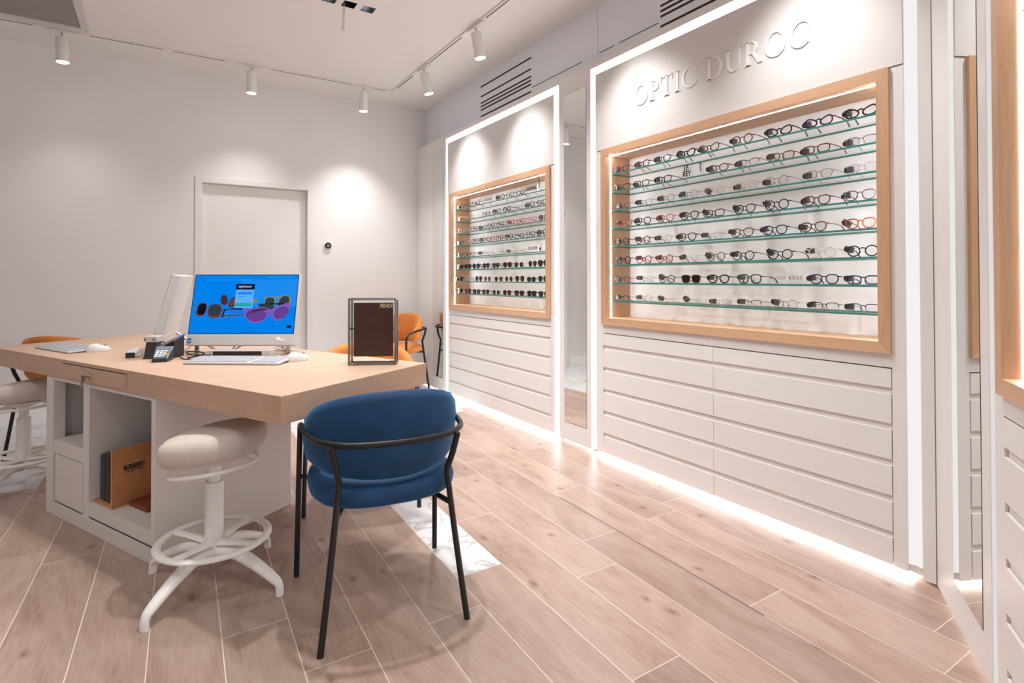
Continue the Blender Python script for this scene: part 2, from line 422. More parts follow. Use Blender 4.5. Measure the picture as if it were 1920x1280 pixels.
# ------------------------------------------------------------------ wall display units
SHZ = [1.823, 1.706, 1.588, 1.473, 1.355, 1.237, 1.120, 1.003]
SHN = ['top', 'second', 'third', 'fourth', 'fifth', 'sixth', 'seventh', 'bottom']
def display_unit(label, loc, rz, WD, f0, f1, split, led_r, led_l=None):
    """local axes: x along the wall (left to right), y into the wall, z up"""
    led_l = led_l or LED
    u = thing('display_cabinet', label, 'display cabinet', loc, rz)
    zt, zb = 1.982, .850           # oak frame
    fw = .045
    n0, n1, nb, nt_ = f0+fw, f1-fw, zb+fw, zt-fw
    lw = .050
    d0, d1 = f0+.006, f1-.004
    b = MB()
    b.box(d0+.002, .0075, .02, d1-.002, .34, .790, 1)            # body seen in the grooves
    b.box(lw, 0, .02, d0-.002, .34, zt-.002)                    # left stile
    b.box(d1+.002, 0, .02, WD-lw, .34, zt-.002)                 # right stile
    b.box(d0-.002, 0, .795, d1+.002, .34, zb)                   # rail under the frame
    b.box(0, 0, 2.546, WD, .34, 2.588)                          # top rail
    b.box(0, .012, .02, lw, .34, 2.546); b.box(WD-lw, .012, .02, WD, .34, 2.546)
    b.box(lw, .012, 2.494, WD-lw, .34, 2.546)
    b.box(lw, .016, zt, WD-lw, .34, 2.494)
    b.box(lw, .24, zb, WD-lw, .34, zt)
    obj('carcass', b, [LACQ, GROOVE], u)
    obj('fascia_panel', MB().box(lw+.002, -.004, zt+.001, WD-lw-.002, .015, 2.493), LACQ2, u)
    # drawers
    zr = [(.715, .790), (.575, .691), (.434, .550), (.293, .409), (.152, .268), (.022, .128)]
    for (a, c) in ((d0, split), (split, d1)):
        for (z0, z1) in zr:
            q = MB(); q.box(a+.0012, -.002, z0, c-.0012, .0072, z1)
            obj('drawer', q, LACQ, u, bevel=.0012)
    # oak frame, mitred
    o = MB(); y0, y1 = -.016, .034
    def mem(p, m):
        vs = [(x, y0, z) for x, z in p]+[(x, y1, z) for x, z in p]
        o.add(vs, [(0, 1, 2, 3), (7, 6, 5, 4), (0, 4, 5, 1), (1, 5, 6, 2), (2, 6, 7, 3), (3, 7, 4, 0)], m)
    mem([(f0, zb), (n0, nb), (n0, nt_), (f0, zt)], 1); mem([(f1, zt), (n1, nt_), (n1, nb), (f1, zb)], 1)
    mem([(f0, zt), (n0, nt_), (n1, nt_), (f1, zt)], 0); mem([(f1, zb), (n1, nb), (n0, nb), (f0, zb)], 0)
    obj('oak_frame', o, [OAK_H, OAK_V], u)
    g = MB(); t = .012
    g.box(n0-t, .0345, nb-t, n0, .2, nt_+t, 1); g.box(n1, .0345, nb-t, n1+t, .2, nt_+t, 1)
    g.box(n0, .0345, nt_, n1, .2, nt_+t, 0); g.box(n0, .0345, nb-t, n1, .2, nb, 0)
    obj('niche_lining', g, [OAK_H, OAK_V], u)
    obj('back_panel', MB().box(n0-t, .2005, nb-t, n1+t, .212, nt_+t), mat('niche_back', (.90, .89, .89), .45), u)
    for z in SHZ:
        q = MB(); x0, x1, ya, yb, z0, z1 = n0+.0015, n1-.0015, .032, .199, z-.0085, z
        q.box(x0, ya, z0, x1, yb, z1, 1); q.m[-6] = 0; q.m[-5] = 0
        obj('glass_shelf', q, [GLASS, GLASSEDGE], u)
    s = MB(); s.box(n0, .027, nb+.001, n0+.0012, .0345, nt_-.003); s.box(n1-.0012, .027, nb+.001, n1, .0345, nt_-.003); s.box(n0, .031, nt_-.0012, n1, .0345, nt_)
    obj('niche_light', s, LEDNICHE, u)
    s = MB(); s.box(.002, .004, .022, lw-.002, .0115, 2.544); obj('led_strip', s, led_l, u)
    s = MB(); s.box(lw, .004, 2.496, WD-lw, .0115, 2.544); obj('led_strip', s, led_l, u)
    if led_r is LED:
        s = MB(); s.box(WD-lw+.002, .004, .022, WD-.002, .0115, 2.544); obj('led_strip', s, led_r, u)
    else:                                                       # shallow lit trough with two white cheeks
        s = MB(); s.add([(WD-lw+.002, .001, .05), (WD-.024, .0115, .05), (WD-.024, .0115, 2.544), (WD-lw+.002, .001, 2.544)], [(0, 1, 2, 3)])
        s.add([(WD-.024, .0115, .05), (WD-.002, .001, .05), (WD-.002, .001, 2.544), (WD-.024, .0115, 2.544)], [(0, 1, 2, 3)])
        obj('led_strip', s, led_r, u)
    s = MB(); s.box(lw, .03, .010, WD-lw, .05, .018); obj('base_light', s, LEDBASE, u)
    s = MB(); s.box(lw, .08, .0, WD-lw, .30, .02); obj('plinth', s, LACQ, u)
    return u

SMALL = display_unit('smaller white display cabinet with oak framed shelves nearest the back wall', (W, 5.062, 0), rad(-90), 1.862, .090, 1.764, .915, LED)
BIG = display_unit('large white display cabinet with oak framed shelves under raised white lettering', (W, 2.847, 0), rad(-90), 1.899, .114, 1.802, .964, LEDSOFT)
RT = math.atan2(-.528, -.849); TX, TY = math.cos(RT), math.sin(RT)
P0X, P0Y = 2.441, .905
def on_diag(s, y=0.0): return (P0X+TX*s-TY*y, P0Y+TY*s+TX*y)
dx, dy = on_diag(.590)
THIRD = display_unit('white display cabinet with oak frame cut off by the right edge of view', (dx, dy, 0), RT, 1.899, .114, 1.802, .964, LEDSOFT, emit('led_faint', (1.0, .95, .93), .50))

# raised serif lettering on the large unit
def glyphs(ch):
    G = []
    def rect(x0, y0, x1, y1): G.append([(x0, y0), (x1, y0), (x1, y1), (x0, y1)])
    def ring(c, R, ci, r, a0, a1, n=26):
        for i in range(n):
            a, b_ = rad(lerp(a0, a1, i/n)), rad(lerp(a0, a1, (i+1)/n))
            G.append([(c[0]+R[0]*math.cos(a), c[1]+R[1]*math.sin(a)), (c[0]+R[0]*math.cos(b_), c[1]+R[1]*math.sin(b_)),
                      (ci[0]+r[0]*math.cos(b_), ci[1]+r[1]*math.sin(b_)), (ci[0]+r[0]*math.cos(a), ci[1]+r[1]*math.sin(a))])
    st, th = .135, .035
    def stem(x): rect(x, 0, x+st, 1)
    def foot(x0, x1, y): rect(x0, y, x1, y+th*.8)
    if ch == 'O': ring((.47, .5), (.47, .515), (.47, .5), (.33, .487), 0, 360, 48); return G, .94
    if ch == 'C':
        ring((.46, .5), (.46, .515), (.50, .5), (.36, .487), 38, 322, 44); rect(.80, .70, .825, .98); rect(.80, .06, .825, .28); return G, .86
    if ch == 'I': stem(.10); foot(0, .335, 0); foot(0, .335, 1-th*.8); return G, .335
    if ch == 'T':
        stem(.31); rect(0, 1-th, .755, 1); G.append([(0, .78), (.03, .78), (.09, 1), (0, 1)]); G.append([(.725, .78), (.755, .78), (.755, 1), (.665, 1)]); foot(.21, .545, 0); return G, .755
    if ch in 'PR':
        stem(.10); foot(0, .335, 0); foot(0, .235, 1-th*.8); rect(.235, 1-th, .33, 1); rect(.235, .46, .33, .46+th)
        ring((.33, .73), (.30, .27), (.33, .73), (.165, .235), -90, 90, 20)
        if ch == 'P': return G, .63
        G.append([(.36, .47), (.50, .50), (.80, .03), (.62, .03)]); foot(.60, .84, 0); return G, .82
    if ch == 'D':
        stem(.10); foot(0, .235, 0); foot(0, .235, 1-th*.8); rect(.235, 1-th, .40, 1); rect(.235, 0, .40, th)
        ring((.40, .5), (.46, .5), (.40, .5), (.32, .465), -90, 90, 28); return G, .86
    if ch == 'U':
        rect(.10, .32, .10+st, 1); rect(.715, .32, .75, 1); foot(0, .335, 1-th*.8); foot(.62, .84, 1-th*.8)
        ring((.425, .32), (.325, .335), (.475, .32), (.24, .30), 180, 360, 24); return G, .84
    return G, .36
cap = .113; x = 0; seq = []
for ch in 'OPTIC DUROC':
    g, adv = glyphs(ch); seq.append((x, g)); x += adv+(.115 if ch != ' ' else .06)
tot = x-.115; sx = 1.079/(tot*cap)
for x, g in seq:
    sg = MB()
    for q in g:
        sg.slab_xz([(.412+(x+p[0])*cap*sx, 2.187+p[1]*cap) for p in q], -.0090, -.0042)
    if g: obj('sign_letter', sg, mat('letter_white', (.95, .95, .95), .3), BIG)

# ------------------------------------------------------------------ mirror pilasters
def pilaster(label, loc, rz, wd, m0, m1, zt=2.588, group='slim wall mirrors'):
    u = thing('mirror_panel', label, 'wall mirror', loc, rz, group)
    b = MB(); b.box(0, .002, .012, m0-.002, .30, zt); b.box(m1+.002, .002, .012, wd, .30, zt)
    b.box(m0-.002, .002, .012, m1+.002, .30, .135); b.box(m0-.002, .002, 2.452, m1+.002, .30, zt); b.box(m0-.002, .012, .135, m1+.002, .30, 2.452, 1)
    obj('panel', b, [LACQ, DARKGAP], u)
    g = MB(); g.box(m0, .0005, .138, m1, .0115, 2.449, 1); g.m[-4] = 0
    obj('mirror', g, [MIRROR, mat('mirror_edge', (.03, .09, .08), .3)], u)
    obj('base_light', MB().box(.02, .03, .003, wd-.02, .04, .010), emit('led_base_dim', (1, .95, .94), 6.0), u)
    return u
pilaster('slim mirror panel in the corner beside the back wall', (W, 5.798, 0), rad(-90), .734, .418, .661)
pilaster('tall mirror panel between the small and the large display cabinets', (W, 3.199, 0), rad(-90), .350, .060, .302)
dx, dy = on_diag(.002)
pilaster('tall mirror panel on the angled wall right of the lettered cabinet', (dx, dy, 0), RT, .587, .222, .515)
b = MB(); b.box(W+.001, .9065, .012, W+.30, .947, 2.588)
struct('trim_2', b, LACQ, 'white filler strip at the corner of the angled wall', 'trim')
x0, y0 = on_diag(0, .345); x1, y1 = on_diag(2.6, .345)
b = MB(); b.add([(x0, y0, 0), (x1, y1, 0), (x1, y1, ZC), (x0, y0, ZC)], [(0, 1, 2, 3)])
struct('wall_angled', b, WALL, 'wall behind the cabinet on the angled side', 'wall')

# ------------------------------------------------------------------ ceiling fixtures
b = MB(); zz = ZC-.0005
TY0 = 5.335
b.box(XL+.02, TY0-.017, ZC-.012, 1.965, TY0+.017, zz); b.box(1.965, 1.10, ZC-.012, 1.999, TY0+.017, zz)
lt = thing('lighting_track', 'white lighting track with a dark slot turning the ceiling corner', 'lighting track', (0, 0, 0))
obj('track_profile', b, mat('track_white', (.8, .77, .76), .4), lt)
b = MB()
for (a, c) in ((-1.9, -.78), (-.45, .03), (.10, .48), (.85, 1.57), (1.80, 1.9)): b.box(a, TY0-.004, ZC-.0135, c, TY0+.004, ZC-.0118)
for (a, c) in ((4.80, 5.2), (3.83, 4.42), (3.12, 3.45), (2.0, 3.0)): b.box(1.978, a, ZC-.0135, 1.986, c, ZC-.0118)
obj('track_slot', b, mat('slot_black', (.02, .02, .02), .5), lt)
SPOTS = []
def spot(label, x, y, tilt, az, adapter_along):
    u = thing('track_spotlight', label, 'spotlight', (x, y, ZC-.0136), 0, 'white cylinder spots on the ceiling track')
    a = MB()
    if adapter_along == 'x': a.box(-.11, -.016, -.014, .11, .016, -.0005)
    else: a.box(-.016, -.11, -.014, .016, .11, -.0005)
    obj('adapter', a, mat('track_white', (.8, .77, .76), .4), u, bevel=.003)
    R = Matrix.Rotation(az, 3, 'Z') @ Matrix.Rotation(-tilt, 3, 'Y')
    stem = MB(); stem.tube([(0, 0, -.01), (0, 0, -.05)], .007, 8); stem.box(-.006, -.006, -.075, .006, .006, -.045)
    obj('bracket', stem, STEEL, u)
    piv = Vector((0, 0, -.045))
    bd = MB(lambda p: piv+R@Vector(p)); r = .041
    bd.lathe([(r*.92, -.005), (r, -.012), (r, -.190), (r*.97, -.192), (r*.9, -.188)], 28)
    obj('lamp_body', bd, mat('spot_white', (.80, .78, .77), .4), u, smooth=35)
    ds = MB(lambda p: piv+R@Vector(p)); ds.lathe([(r*.9, -.1885), (r*.9, -.1935)], 24)
    obj('lamp_face', ds, LAMPON, u)
    tip = Vector((x, y, ZC-.0136))+piv+R@Vector((0, 0, -.205))
    SPOTS.append((tip, R@Vector((0, 0, -1))))
    return u
spot('white track spotlight at far left, above the left desk end', -.615, TY0, rad(2), 0, 'x')
spot('white track spotlight on the ceiling above the white door', .690, TY0, rad(3), rad(90), 'x')
spot('white track spotlight nearest the ceiling corner, right of the door', 1.690, TY0, rad(3), rad(90), 'x')
spot('tilted white track spotlight just right of the ceiling track corner', 1.982, 4.55, rad(13), rad(-10), 'y')
spot('tilted white track spotlight nearest the camera, above the small cabinet', 1.982, 3.60, rad(10), rad(-10), 'y')
# recessed downlights
for i, (a, c) in enumerate(DL):
    lab = ['lit square recessed downlight, rightmost of the black trio', 'empty square downlight recess with a wire hanging out', 'square recessed downlight cut by the top edge of view'][i]
    u = thing('recessed_downlight', lab, 'downlight', ((a+c)/2, (DY[0]+DY[1])/2, ZC), 0, 'square recessed ceiling downlights')
    h = .044; q = MB()
    for (p0, p1) in (((-h, -h), (h, -h)), ((h, -h), (h, h)), ((h, h), (-h, h)), ((-h, h), (-h, -h))):
        q.add([(p0[0], p0[1], 0), (p1[0], p1[1], 0), (p1[0], p1[1], .07), (p0[0], p0[1], .07)], [(0, 1, 2, 3)])
    q.add([(-h, -h, .07), (h, -h, .07), (h, h, .07), (-h, h, .07)], [(0, 1, 2, 3)])
    obj('recess', q, mat('recess_black', (.012, .012, .015), .4), u)
    if i != 1:
        q = MB(); q.lathe([(.028, .045), (.03, .069)], 20); obj('lamp', q, emit('downlight_lamp', (.85, .92, 1.0), 6.0), u)
    else:
        q = MB()
        for k in (-.004, .004):
            q.tube(catmull([(-.03+k, .02, .065), (-.034+k, .0, .0), (-.03+k, .03, -.05), (-.012+k, .10, -.095), (.0+k, .15, -.115)], 5), .0022, 6)
        obj('wire', q, mat('grey_wire', (.35, .36, .36), .4), u)
        q = MB(); q.box(-.010, .145, -.128, .010, .168, -.108); obj('wire_connector', q, mat('connector_clear', (.75, .78, .85), .25), u)
ac = thing('air_conditioner', 'square ceiling air conditioner with grey grille at top left', 'air conditioner', (-.44, 4.62, ZC))
b = MB(); f = .05; L = .95
b.box(-L, 0-.06, -.022, -.0, f-.06, -.0005); b.box(-L, .58, -.022, 0, .58+f, -.0005); b.box(-.05, f-.06, -.022, 0, .58, -.0005); b.box(-L, f-.06, -.022, -L+.05, .58, -.0005)
obj('frame', b, mat('ac_white', (.62, .60, .59), .5), ac, bevel=.004)
obj('grille', MB().box(-L+.05, f-.06, -.012, -.05, .58, -.0005), mat('ac_grille', (.28, .25, .25), .6, var=.1, vscale=60), ac)

# thermostat on the back wall
u = thing('thermostat', 'small round black thermostat on the wall right of the door', 'thermostat', (1.466, YB, 1.484))
b = MB(); b.lathe([(.040, -.001), (.040, -.016), (.037, -.018)], 28, ax='y'); obj('ring', b, BRIGHTW, u, smooth=35)
b = MB(); b.lathe([(.0335, -.0178), (.0335, -.0215), (.030, -.0225)], 28, ax='y'); obj('dial', b, BLACKP, u, smooth=35)
b = text_mb('20', .026, .0004, lambda p: (p[0], -.0229-p[2], p[1]-.009)); obj('display_digits', b, emit('thermo_digits', (.5, .5, .5), 1.0), u)

# ------------------------------------------------------------------ desk
F1 = Vector((-.002, 2.655, 0)); dD = Vector((-.442, .897, 0)); eD = Vector((.853, .522, 0))
desk = thing('desk', 'long oak topped service desk with white cubby pedestal', 'desk', F1)
def DX(p): return dD*p[0]+eD*p[1]+Vector((0, 0, p[2]))     # s along the front edge, m across, z
ZT, ZS = .763, .668
c = [Vector((.345, 1.951, 0)), Vector((1.040, 2.361, 0)), Vector((-.012, 4.708, 0)), Vector((-.797, 4.268, 0))]
b = MB(); b.prism([((p-F1).x, (p-F1).y) for p in c], ZS, ZT)
obj('desktop', b, DESKW, desk, bevel=.0015)
b = MB(DX); b.box(.236, -.0035, .679, .852, .01, .7435); dw = obj('drawer', b, DESKW, desk)
b = MB(DX); b.box(.232, -.0012, .7437, .856, .005, .7475); obj('drawer_gap', b, DARKGAP, desk)
b = MB(DX); b.tube([(.565, -.003, .708), (.565, -.012, .708)], .009, 12); lk = obj('lock', b, STEEL, dw, smooth=40)
b = MB(DX); b.tube([(.565, -.012, .708), (.565, -.030, .707)], .0028, 6); b.box(.550, -.032, .694, .582, -.029, .716)
b.tube([(.566, -.031, .694), (.574, -.033, .675), (.570, -.031, .655)], .004, 6)
obj('key', b, CHROME, lk)
b = MB(DX); PD = .682; zt = ZS-.001
b.box(0, 0, 0, .018, PD, zt)                          # right side board
b.box(.018, PD-.018, 0, 1.035, PD, zt)                # back board
b.box(.955, 0, 0, 1.035, .05, zt); b.box(1.017, .05, 0, 1.035, PD-.018, zt)
b.box(.585, .004, .02, .645, PD-.018, zt-.012)         # divider
b.box(.018, .004, .072, .585, PD-.018, .130)          # floor of the wide cubby
b.box(.645, .004, .300, .955, PD-.018, .366)          # shelf of the narrow cubby
b.box(.018, .016, 0, .955, PD-.018, .068)             # kick
b.box(.018, .004, zt-.012, .955, PD-.018, zt)
b.box(.018, .004, .13, .040, .06, zt-.012)
b.box(.645, .016, .068, .955, .05, .30)
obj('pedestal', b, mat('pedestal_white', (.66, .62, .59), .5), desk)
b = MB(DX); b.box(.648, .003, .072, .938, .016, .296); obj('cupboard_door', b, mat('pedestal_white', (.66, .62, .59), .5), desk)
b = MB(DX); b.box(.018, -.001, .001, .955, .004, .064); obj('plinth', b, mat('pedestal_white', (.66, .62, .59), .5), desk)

# things in the wide cubby
bs = thing('display_stand', 'oak display stand with black brand lettering in the desk cubby', 'display stand', F1)
WD2 = wood('stand_oak', srgb(176, 112, 66), srgb(200, 138, 90), (1, 1, .3), .5, 50)
b = MB(DX); b.box(.409, .022, .130, .622, .24, .140); obj('base', b, WD2, bs, bevel=.001)
b = MB(DX); b.box(.409, .022, .1405, .421, .30, .388); pn = obj('board', b, WD2, bs, bevel=.001)
b = text_mb('BURBERRY', .030, .0004, lambda p: DX((.4088-p[2], .118+p[0], .287+p[1]+.02*(0))), bold=.0012, sx=.66); obj('lettering', b, BLACKP, pn)
b = MB(DX); b.box(.4083, .078, .276, .4089, .158, .2795); obj('underline', b, BLACKP, pn)
f = thing('case', 'black hinged case standing left of the oak stand in the cubby', 'case', F1)
b = MB(DX); b.box(.462, .036, .1405, .500, .20, .358); obj('half_shell', b, BLACKP, f, bevel=.008)
b = MB(DX); b.box(.5006, .036, .1405, .560, .20, .350); obj('half_shell', b, BLACKP, f, bevel=.012)
b = MB(DX); b.box(.235, .085, .1305, .385, .30, .150); tag(obj('book', b, mat('brown_cover', srgb(120, 62, 38), .5), bevel=.002), 'flat red-brown book lying in the desk cubby', 'book').location = F1
b = MB(DX); b.box(.16, .20, .1505, .37, .40, .153); tag(obj('paper_stack', b, BRIGHTW), 'sheet of white paper lying on the brown book in the cubby', 'paper').location = F1
b = MB(DX); b.tube(catmull([(.69, .42, .37), (.675, .40, .44), (.67, .36, .50), (.668, .34, .46), (.68, .30, .3665)], 6), .018, 8); tag(obj('bag', b, BRIGHTW, smooth=60), 'white plastic bag half hidden in the narrow desk cubby', 'bag').location = F1

# ------------------------------------------------------------------ desk things
RTV = Vector((.843, -.537, 0)); FWV = Vector((.537, .843, 0))
VIEWROT = math.atan2(-.537, .843)
SCRN = [emit('screen_blue', (.0, .22, .82), 1.0), emit('screen_navy', (.005, .006, .03), 1.0), emit('screen_sky', (.12, .42, .92), 1.0), emit('screen_green', (.02, .38, .42), 1.0),
        emit('screen_purple', (.20, .10, .52), 1.0), emit('screen_violet', (.13, .05, .30), 1.0), emit('screen_brown', (.075, .025, .03), 1.0), emit('screen_olive', (.25, .24, .10), 1.0),
        emit('screen_black', (.004, .006, .02), 1.0), emit('screen_white', (.75, .85, 1.0), 1.0), emit('screen_lens', (.03, .05, .06), 1.0), emit('screen_rust', (.16, .05, .03), 1.0), emit('screen_blue2', (.012, .26, .86), 1.0)]
def screen_picture(w, h, X):
    s = MB(X); lay = [0]
    def poly(pts, m):
        lay[0] += 1
        s.add([((u-.5)*w, -.0006-.00004*lay[0], (1-v)*h) for u, v in pts], [tuple(range(len(pts)))], m)
    def rect(u0, v0, u1, v1, m): poly([(u0, v0), (u1, v0), (u1, v1), (u0, v1)], m)
    def ell(cu, cv, ru, rv, m, ex=2.0, rot=0, n=24):
        pts = []
        for i in range(n):
            a = 2*PI*i/n; ca, sa = math.cos(a), math.sin(a); q = (abs(ca)**ex+abs(sa)**ex)**(-1/ex)
            x, y = ru*ca*q, rv*sa*q
            pts.append((cu+x*math.cos(rot)-y*math.sin(rot), cv+(x*math.sin(rot)+y*math.cos(rot))))
        poly(pts, m)
    rect(0, 0, 1, 1, 1); rect(.006, .012, .994, .992, 0)
    rect(.45, .08, .994, .55, 12); rect(.70, .03, .97, .06, 12)
    for i in range(22): rect(.10+i*.032, .092, .10+i*.032+.022, .098, 2 if i < 14 else 8)
    rect(.955, .05, .965, .066, 8)
    # tortoiseshell pair, left
    ell(.098, .595, .050, .115, 11, 3.0, .06); ell(.102, .59, .038, .095, 8, 3.0, .06)
    ell(.228, .620, .068, .118, 11, 2.9, .0); ell(.225, .610, .056, .096, 10, 2.9, .0)
    poly([(.285, .695), (.52, .672), (.52, .688), (.30, .722)], 11); poly([(.28, .60), (.50, .58), (.50, .592), (.28, .615)], 6)
    # dark pair behind
    ell(.305, .435, .034, .085, 6, 2.5, -.1); ell(.392, .47, .034, .095, 6, 2.5, .25); ell(.392, .47, .024, .07, 11, 2.5, .25)
    # yellow pair
    poly([(.690, .385), (.925, .375), (.925, .40), (.69, .412)], 7); ell(.745, .465, .056, .085, 7, 2.6); ell(.742, .465, .045, .068, 10, 2.6)
    ell(.880, .480, .060, .125, 7, 2.4, .15); ell(.878, .475, .048, .105, 10, 2.4, .15)
    # login panel
    rect(.408, .262, .582, .572, 2); rect(.406, .165, .584, .258, 1); rect(.432, .30, .565, .345, 12); rect(.432, .375, .50, .385, 12); rect(.408, .488, .570, .545, 3)
    ell(.605, .455, .022, .035, 7)
    poly([(.62, .53), (.66, .50), (.90, .49), (.90, .51), (.68, .52)], 8)
    ell(.715, .555, .075, .05, 10)
    poly([(.30, .72), (.315, .60), (.34, .575), (.34, .59), (.326, .615), (.312, .73)], 8); poly([(.34, .575), (.49, .575), (.49, .60), (.42, .595)], 8)
    # purple pair
    poly([(.485, .575), (.56, .585), (.70, .555), (.76, .60), (.80, .555), (.90, .49), (.945, .49), (.94, .60), (.90, .72), (.84, .79), (.80, .77), (.77, .69), (.74, .70), (.70, .79), (.63, .83), (.56, .80), (.52, .72), (.50, .62)], 4)
    ell(.625, .690, .095, .105, 5, 2.2, -.15); ell(.862, .650, .065, .105, 5, 2.2, .3); poly([(.535, .68), (.60, .60), (.70, .57), (.735, .60), (.62, .63)], 6)
    rect(.925, .865, .972, .905, 8)
    for i in range(9): rect(.50+i*.018, .965, .507+i*.018, .978, 1)
    rect(.365, .965, .372, .978, 1)
    return s
def aio(label, loc, rz, tilt, picture):
    u = thing('computer', label, 'computer', loc, rz)
    w, h, ch = .548, .318, .056
    cz = .046
    def X(p):
        y, z = p[1], p[2]
        return Vector((p[0], y*math.cos(tilt)+z*math.sin(tilt), cz+z*math.cos(tilt)-y*math.sin(tilt)))
    b = MB(X); b.box(-w/2, .0, ch, w/2, .034, ch+h); b.box(-w/2, -.004, 0, w/2, .036, ch)
    obj('housing', b, PLAST, u, bevel=.003)
    if picture:
        s = screen_picture(w-.006, h-.006, lambda p: X((p[0], p[1], p[2]+ch+.003)))
        s.box(-(w-.006)/2, -.0005, 0, (w-.006)/2, .0, h-.006, 1)
        sc_ = obj('screen', s, SCRN, u)
        obj('screen_text', text_mb('optimum', .019, .0001, lambda p: X((p[0]-.004, -.0032-p[2], p[1]+ch+.003+(h-.006)*.775))), SCRN[9], sc_)
        b = MB(X); b.box(-w/2+.008, -.0048, .012, -w/2+.026, -.004, .036); st = obj('sticker', b, mat('blue_sticker', srgb(20, 110, 190), .4), u)
        b = MB(X); b.box(-w/2+.011, -.0051, .020, -w/2+.023, -.0048, .024); obj('sticker_text', b, BRIGHTW, st)
        b = MB(X)
        b.lathe([(.010, -.0055), (.010, -.004)], 20, (.195, 0, .034), ax='y'); b.box(.205, -.0052, .024, .228, -.004, .032); obj('logo', b, mat('badge_white', (.9, .9, .88), .4), u)
    else:
        b = MB(X); b.box(-w/2+.004, -.0008, ch+.004, w/2-.004, 0, ch+h-.004); obj('screen', b, BLACKP, u)
    b = MB()
    for s_ in (-1, 1):
        b.box(s_*.235-.011, .03, .0, s_*.235+.011, .036, .085); b.tube([(s_*.235, -.055, .0055), (s_*.235, .034, .016)], .005, 8)
        b.tube([(s_*.235, .03, .08), (s_*.19, .13, .0085)], .008, 8)
    b.tube([(-.19, .13, .0065), (.19, .13, .0065)], .006, 8)
    obj('stand', b, STEEL, u, bevel=.001)
    return u
cpos = RTV*(-1.387)+FWV*2.84
aio('white desktop computer showing purple sunglasses on a bright blue screen', (cpos.x, cpos.y, ZT+.0005), VIEWROT, rad(13), True)
aio('white desktop computer seen from its side and back, left of the blue screen', (.018, 3.575, ZT+.0005), rad(-99.5), rad(14), False)
b = MB(); b.box(-.016, -.03, 0, .016, .03, .05); b.prism([(-.02, -.03), (.02, -.03), (.024, .04), (-.024, .04)], 0, .005)
# black tapered foot under the near end of the left computer
u = thing('barcode_scanner', 'black tapered stand under the near edge of the left computer', 'scanner', (-.012, 3.225, ZT+.0005), VIEWROT)
b = MB()
for (z0, z1, w0, w1) in ((0, .012, .036, .032), (.012, .078, .031, .024)):
    b.add([(-w0, -w0*.8, z0), (w0, -w0*.8, z0), (w0, w0*.8, z0), (-w0, w0*.8, z0), (-w1, -w1*.8, z1), (w1, -w1*.8, z1), (w1, w1*.8, z1), (-w1, w1*.8, z1)],
          [(3, 2, 1, 0), (4, 5, 6, 7), (0, 1, 5, 4), (1, 2, 6, 5), (2, 3, 7, 6), (3, 0, 4, 7)])
obj('base', b, mat('charcoal', (.03, .028, .026), .5), u)
b = MB(); b.box(-.037, -.02, .079, .030, .03, .108)
hd = obj('head', b, mat('beige_plastic', (.55, .50, .46), .45), u, bevel=.003)
b = MB()
for x in (-.030, .012): b.lathe([(.004, -.0215), (.004, -.0195)], 12, (x, 0, .092), ax='y')
obj('screw', b, BLACKP, hd)

def keyboard(label, loc, rz, tilt=.05):
    u = thing('keyboard', label, 'keyboard', loc, rz)
    def X(p): return Vector((p[0], p[1], p[2]+p[1]*tilt))
    w, d = .445, .150
    b = MB(X); b.box(0, 0, 0.001, w, d, .011); obj('case', b, PLAST, u, bevel=.003)
    b = MB(X); rows = 5
    kc = []
    for r in range(6):
        y0 = .010+r*.0225; h = .0195 if r < 5 else .014
        x = .009
        while x < w-.02:
            ww = .0165
            if r == 0 and .09 < x < .10: ww = .11
            if not (.300 < x+ww/2 < .308): b.box(x, y0, .011, x+ww, y0+h, .0145)
            x += ww+.0027
    obj('keys', b, mat('key_white', (.42, .43, .47), .5), u)
    return u
keyboard('white keyboard in front of the blue screen computer', (.098, 2.915, ZT+.0005), math.atan2(-.27, .366))
keyboard('white keyboard at the left end of the desk', (-.575, 4.055, ZT+.0005), math.atan2(-.397, .187))
def mouse(label, loc, rz):
    b = MB(); n = 22; k = 9
    vs = []; fs = []
    for i in range(k):
        t = i/(k-1)*PI/2
        for j in range(n):
            a = 2*PI*j/n
            vs.append((.030*math.cos(a)*math.cos(t)**.6, .055*math.sin(a)*math.cos(t)**.6, .002+.034*math.sin(t)*(1-.18*math.sin(a))))
    for i in range(k-1):
        for j in range(n): fs.append((i*n+j, i*n+(j+1) % n, (i+1)*n+(j+1) % n, (i+1)*n+j))
    fs.append(tuple(range(n-1, -1, -1))); b.add(vs, fs)
    b.add([(.030*math.cos(2*PI*j/n)*.98, .055*math.sin(2*PI*j/n)*.98, z) for z in (0, .002) for j in range(n)], [(j, (j+1) % n, n+(j+1) % n, n+j) for j in range(n)])
    o = obj('computer_mouse', b, mat('mouse_white', (.70, .69, .68), .4), None, smooth=50, loc=loc, rot=(0, 0, rz))
    tag(o, label, 'mouse'); 
    w = MB(); w.tube([(-.002, .030, .031), (.002, .030, .031)], .006, 12); obj('scroll_wheel', w, GREYP, o)
mouse('white mouse right of the keyboard before the blue screen', (.560, 2.760, ZT+.0005), VIEWROT-rad(40))
mouse('white mouse beside the keyboard at the left desk end', (-.262, 3.690, ZT+.0005), VIEWROT-rad(55))

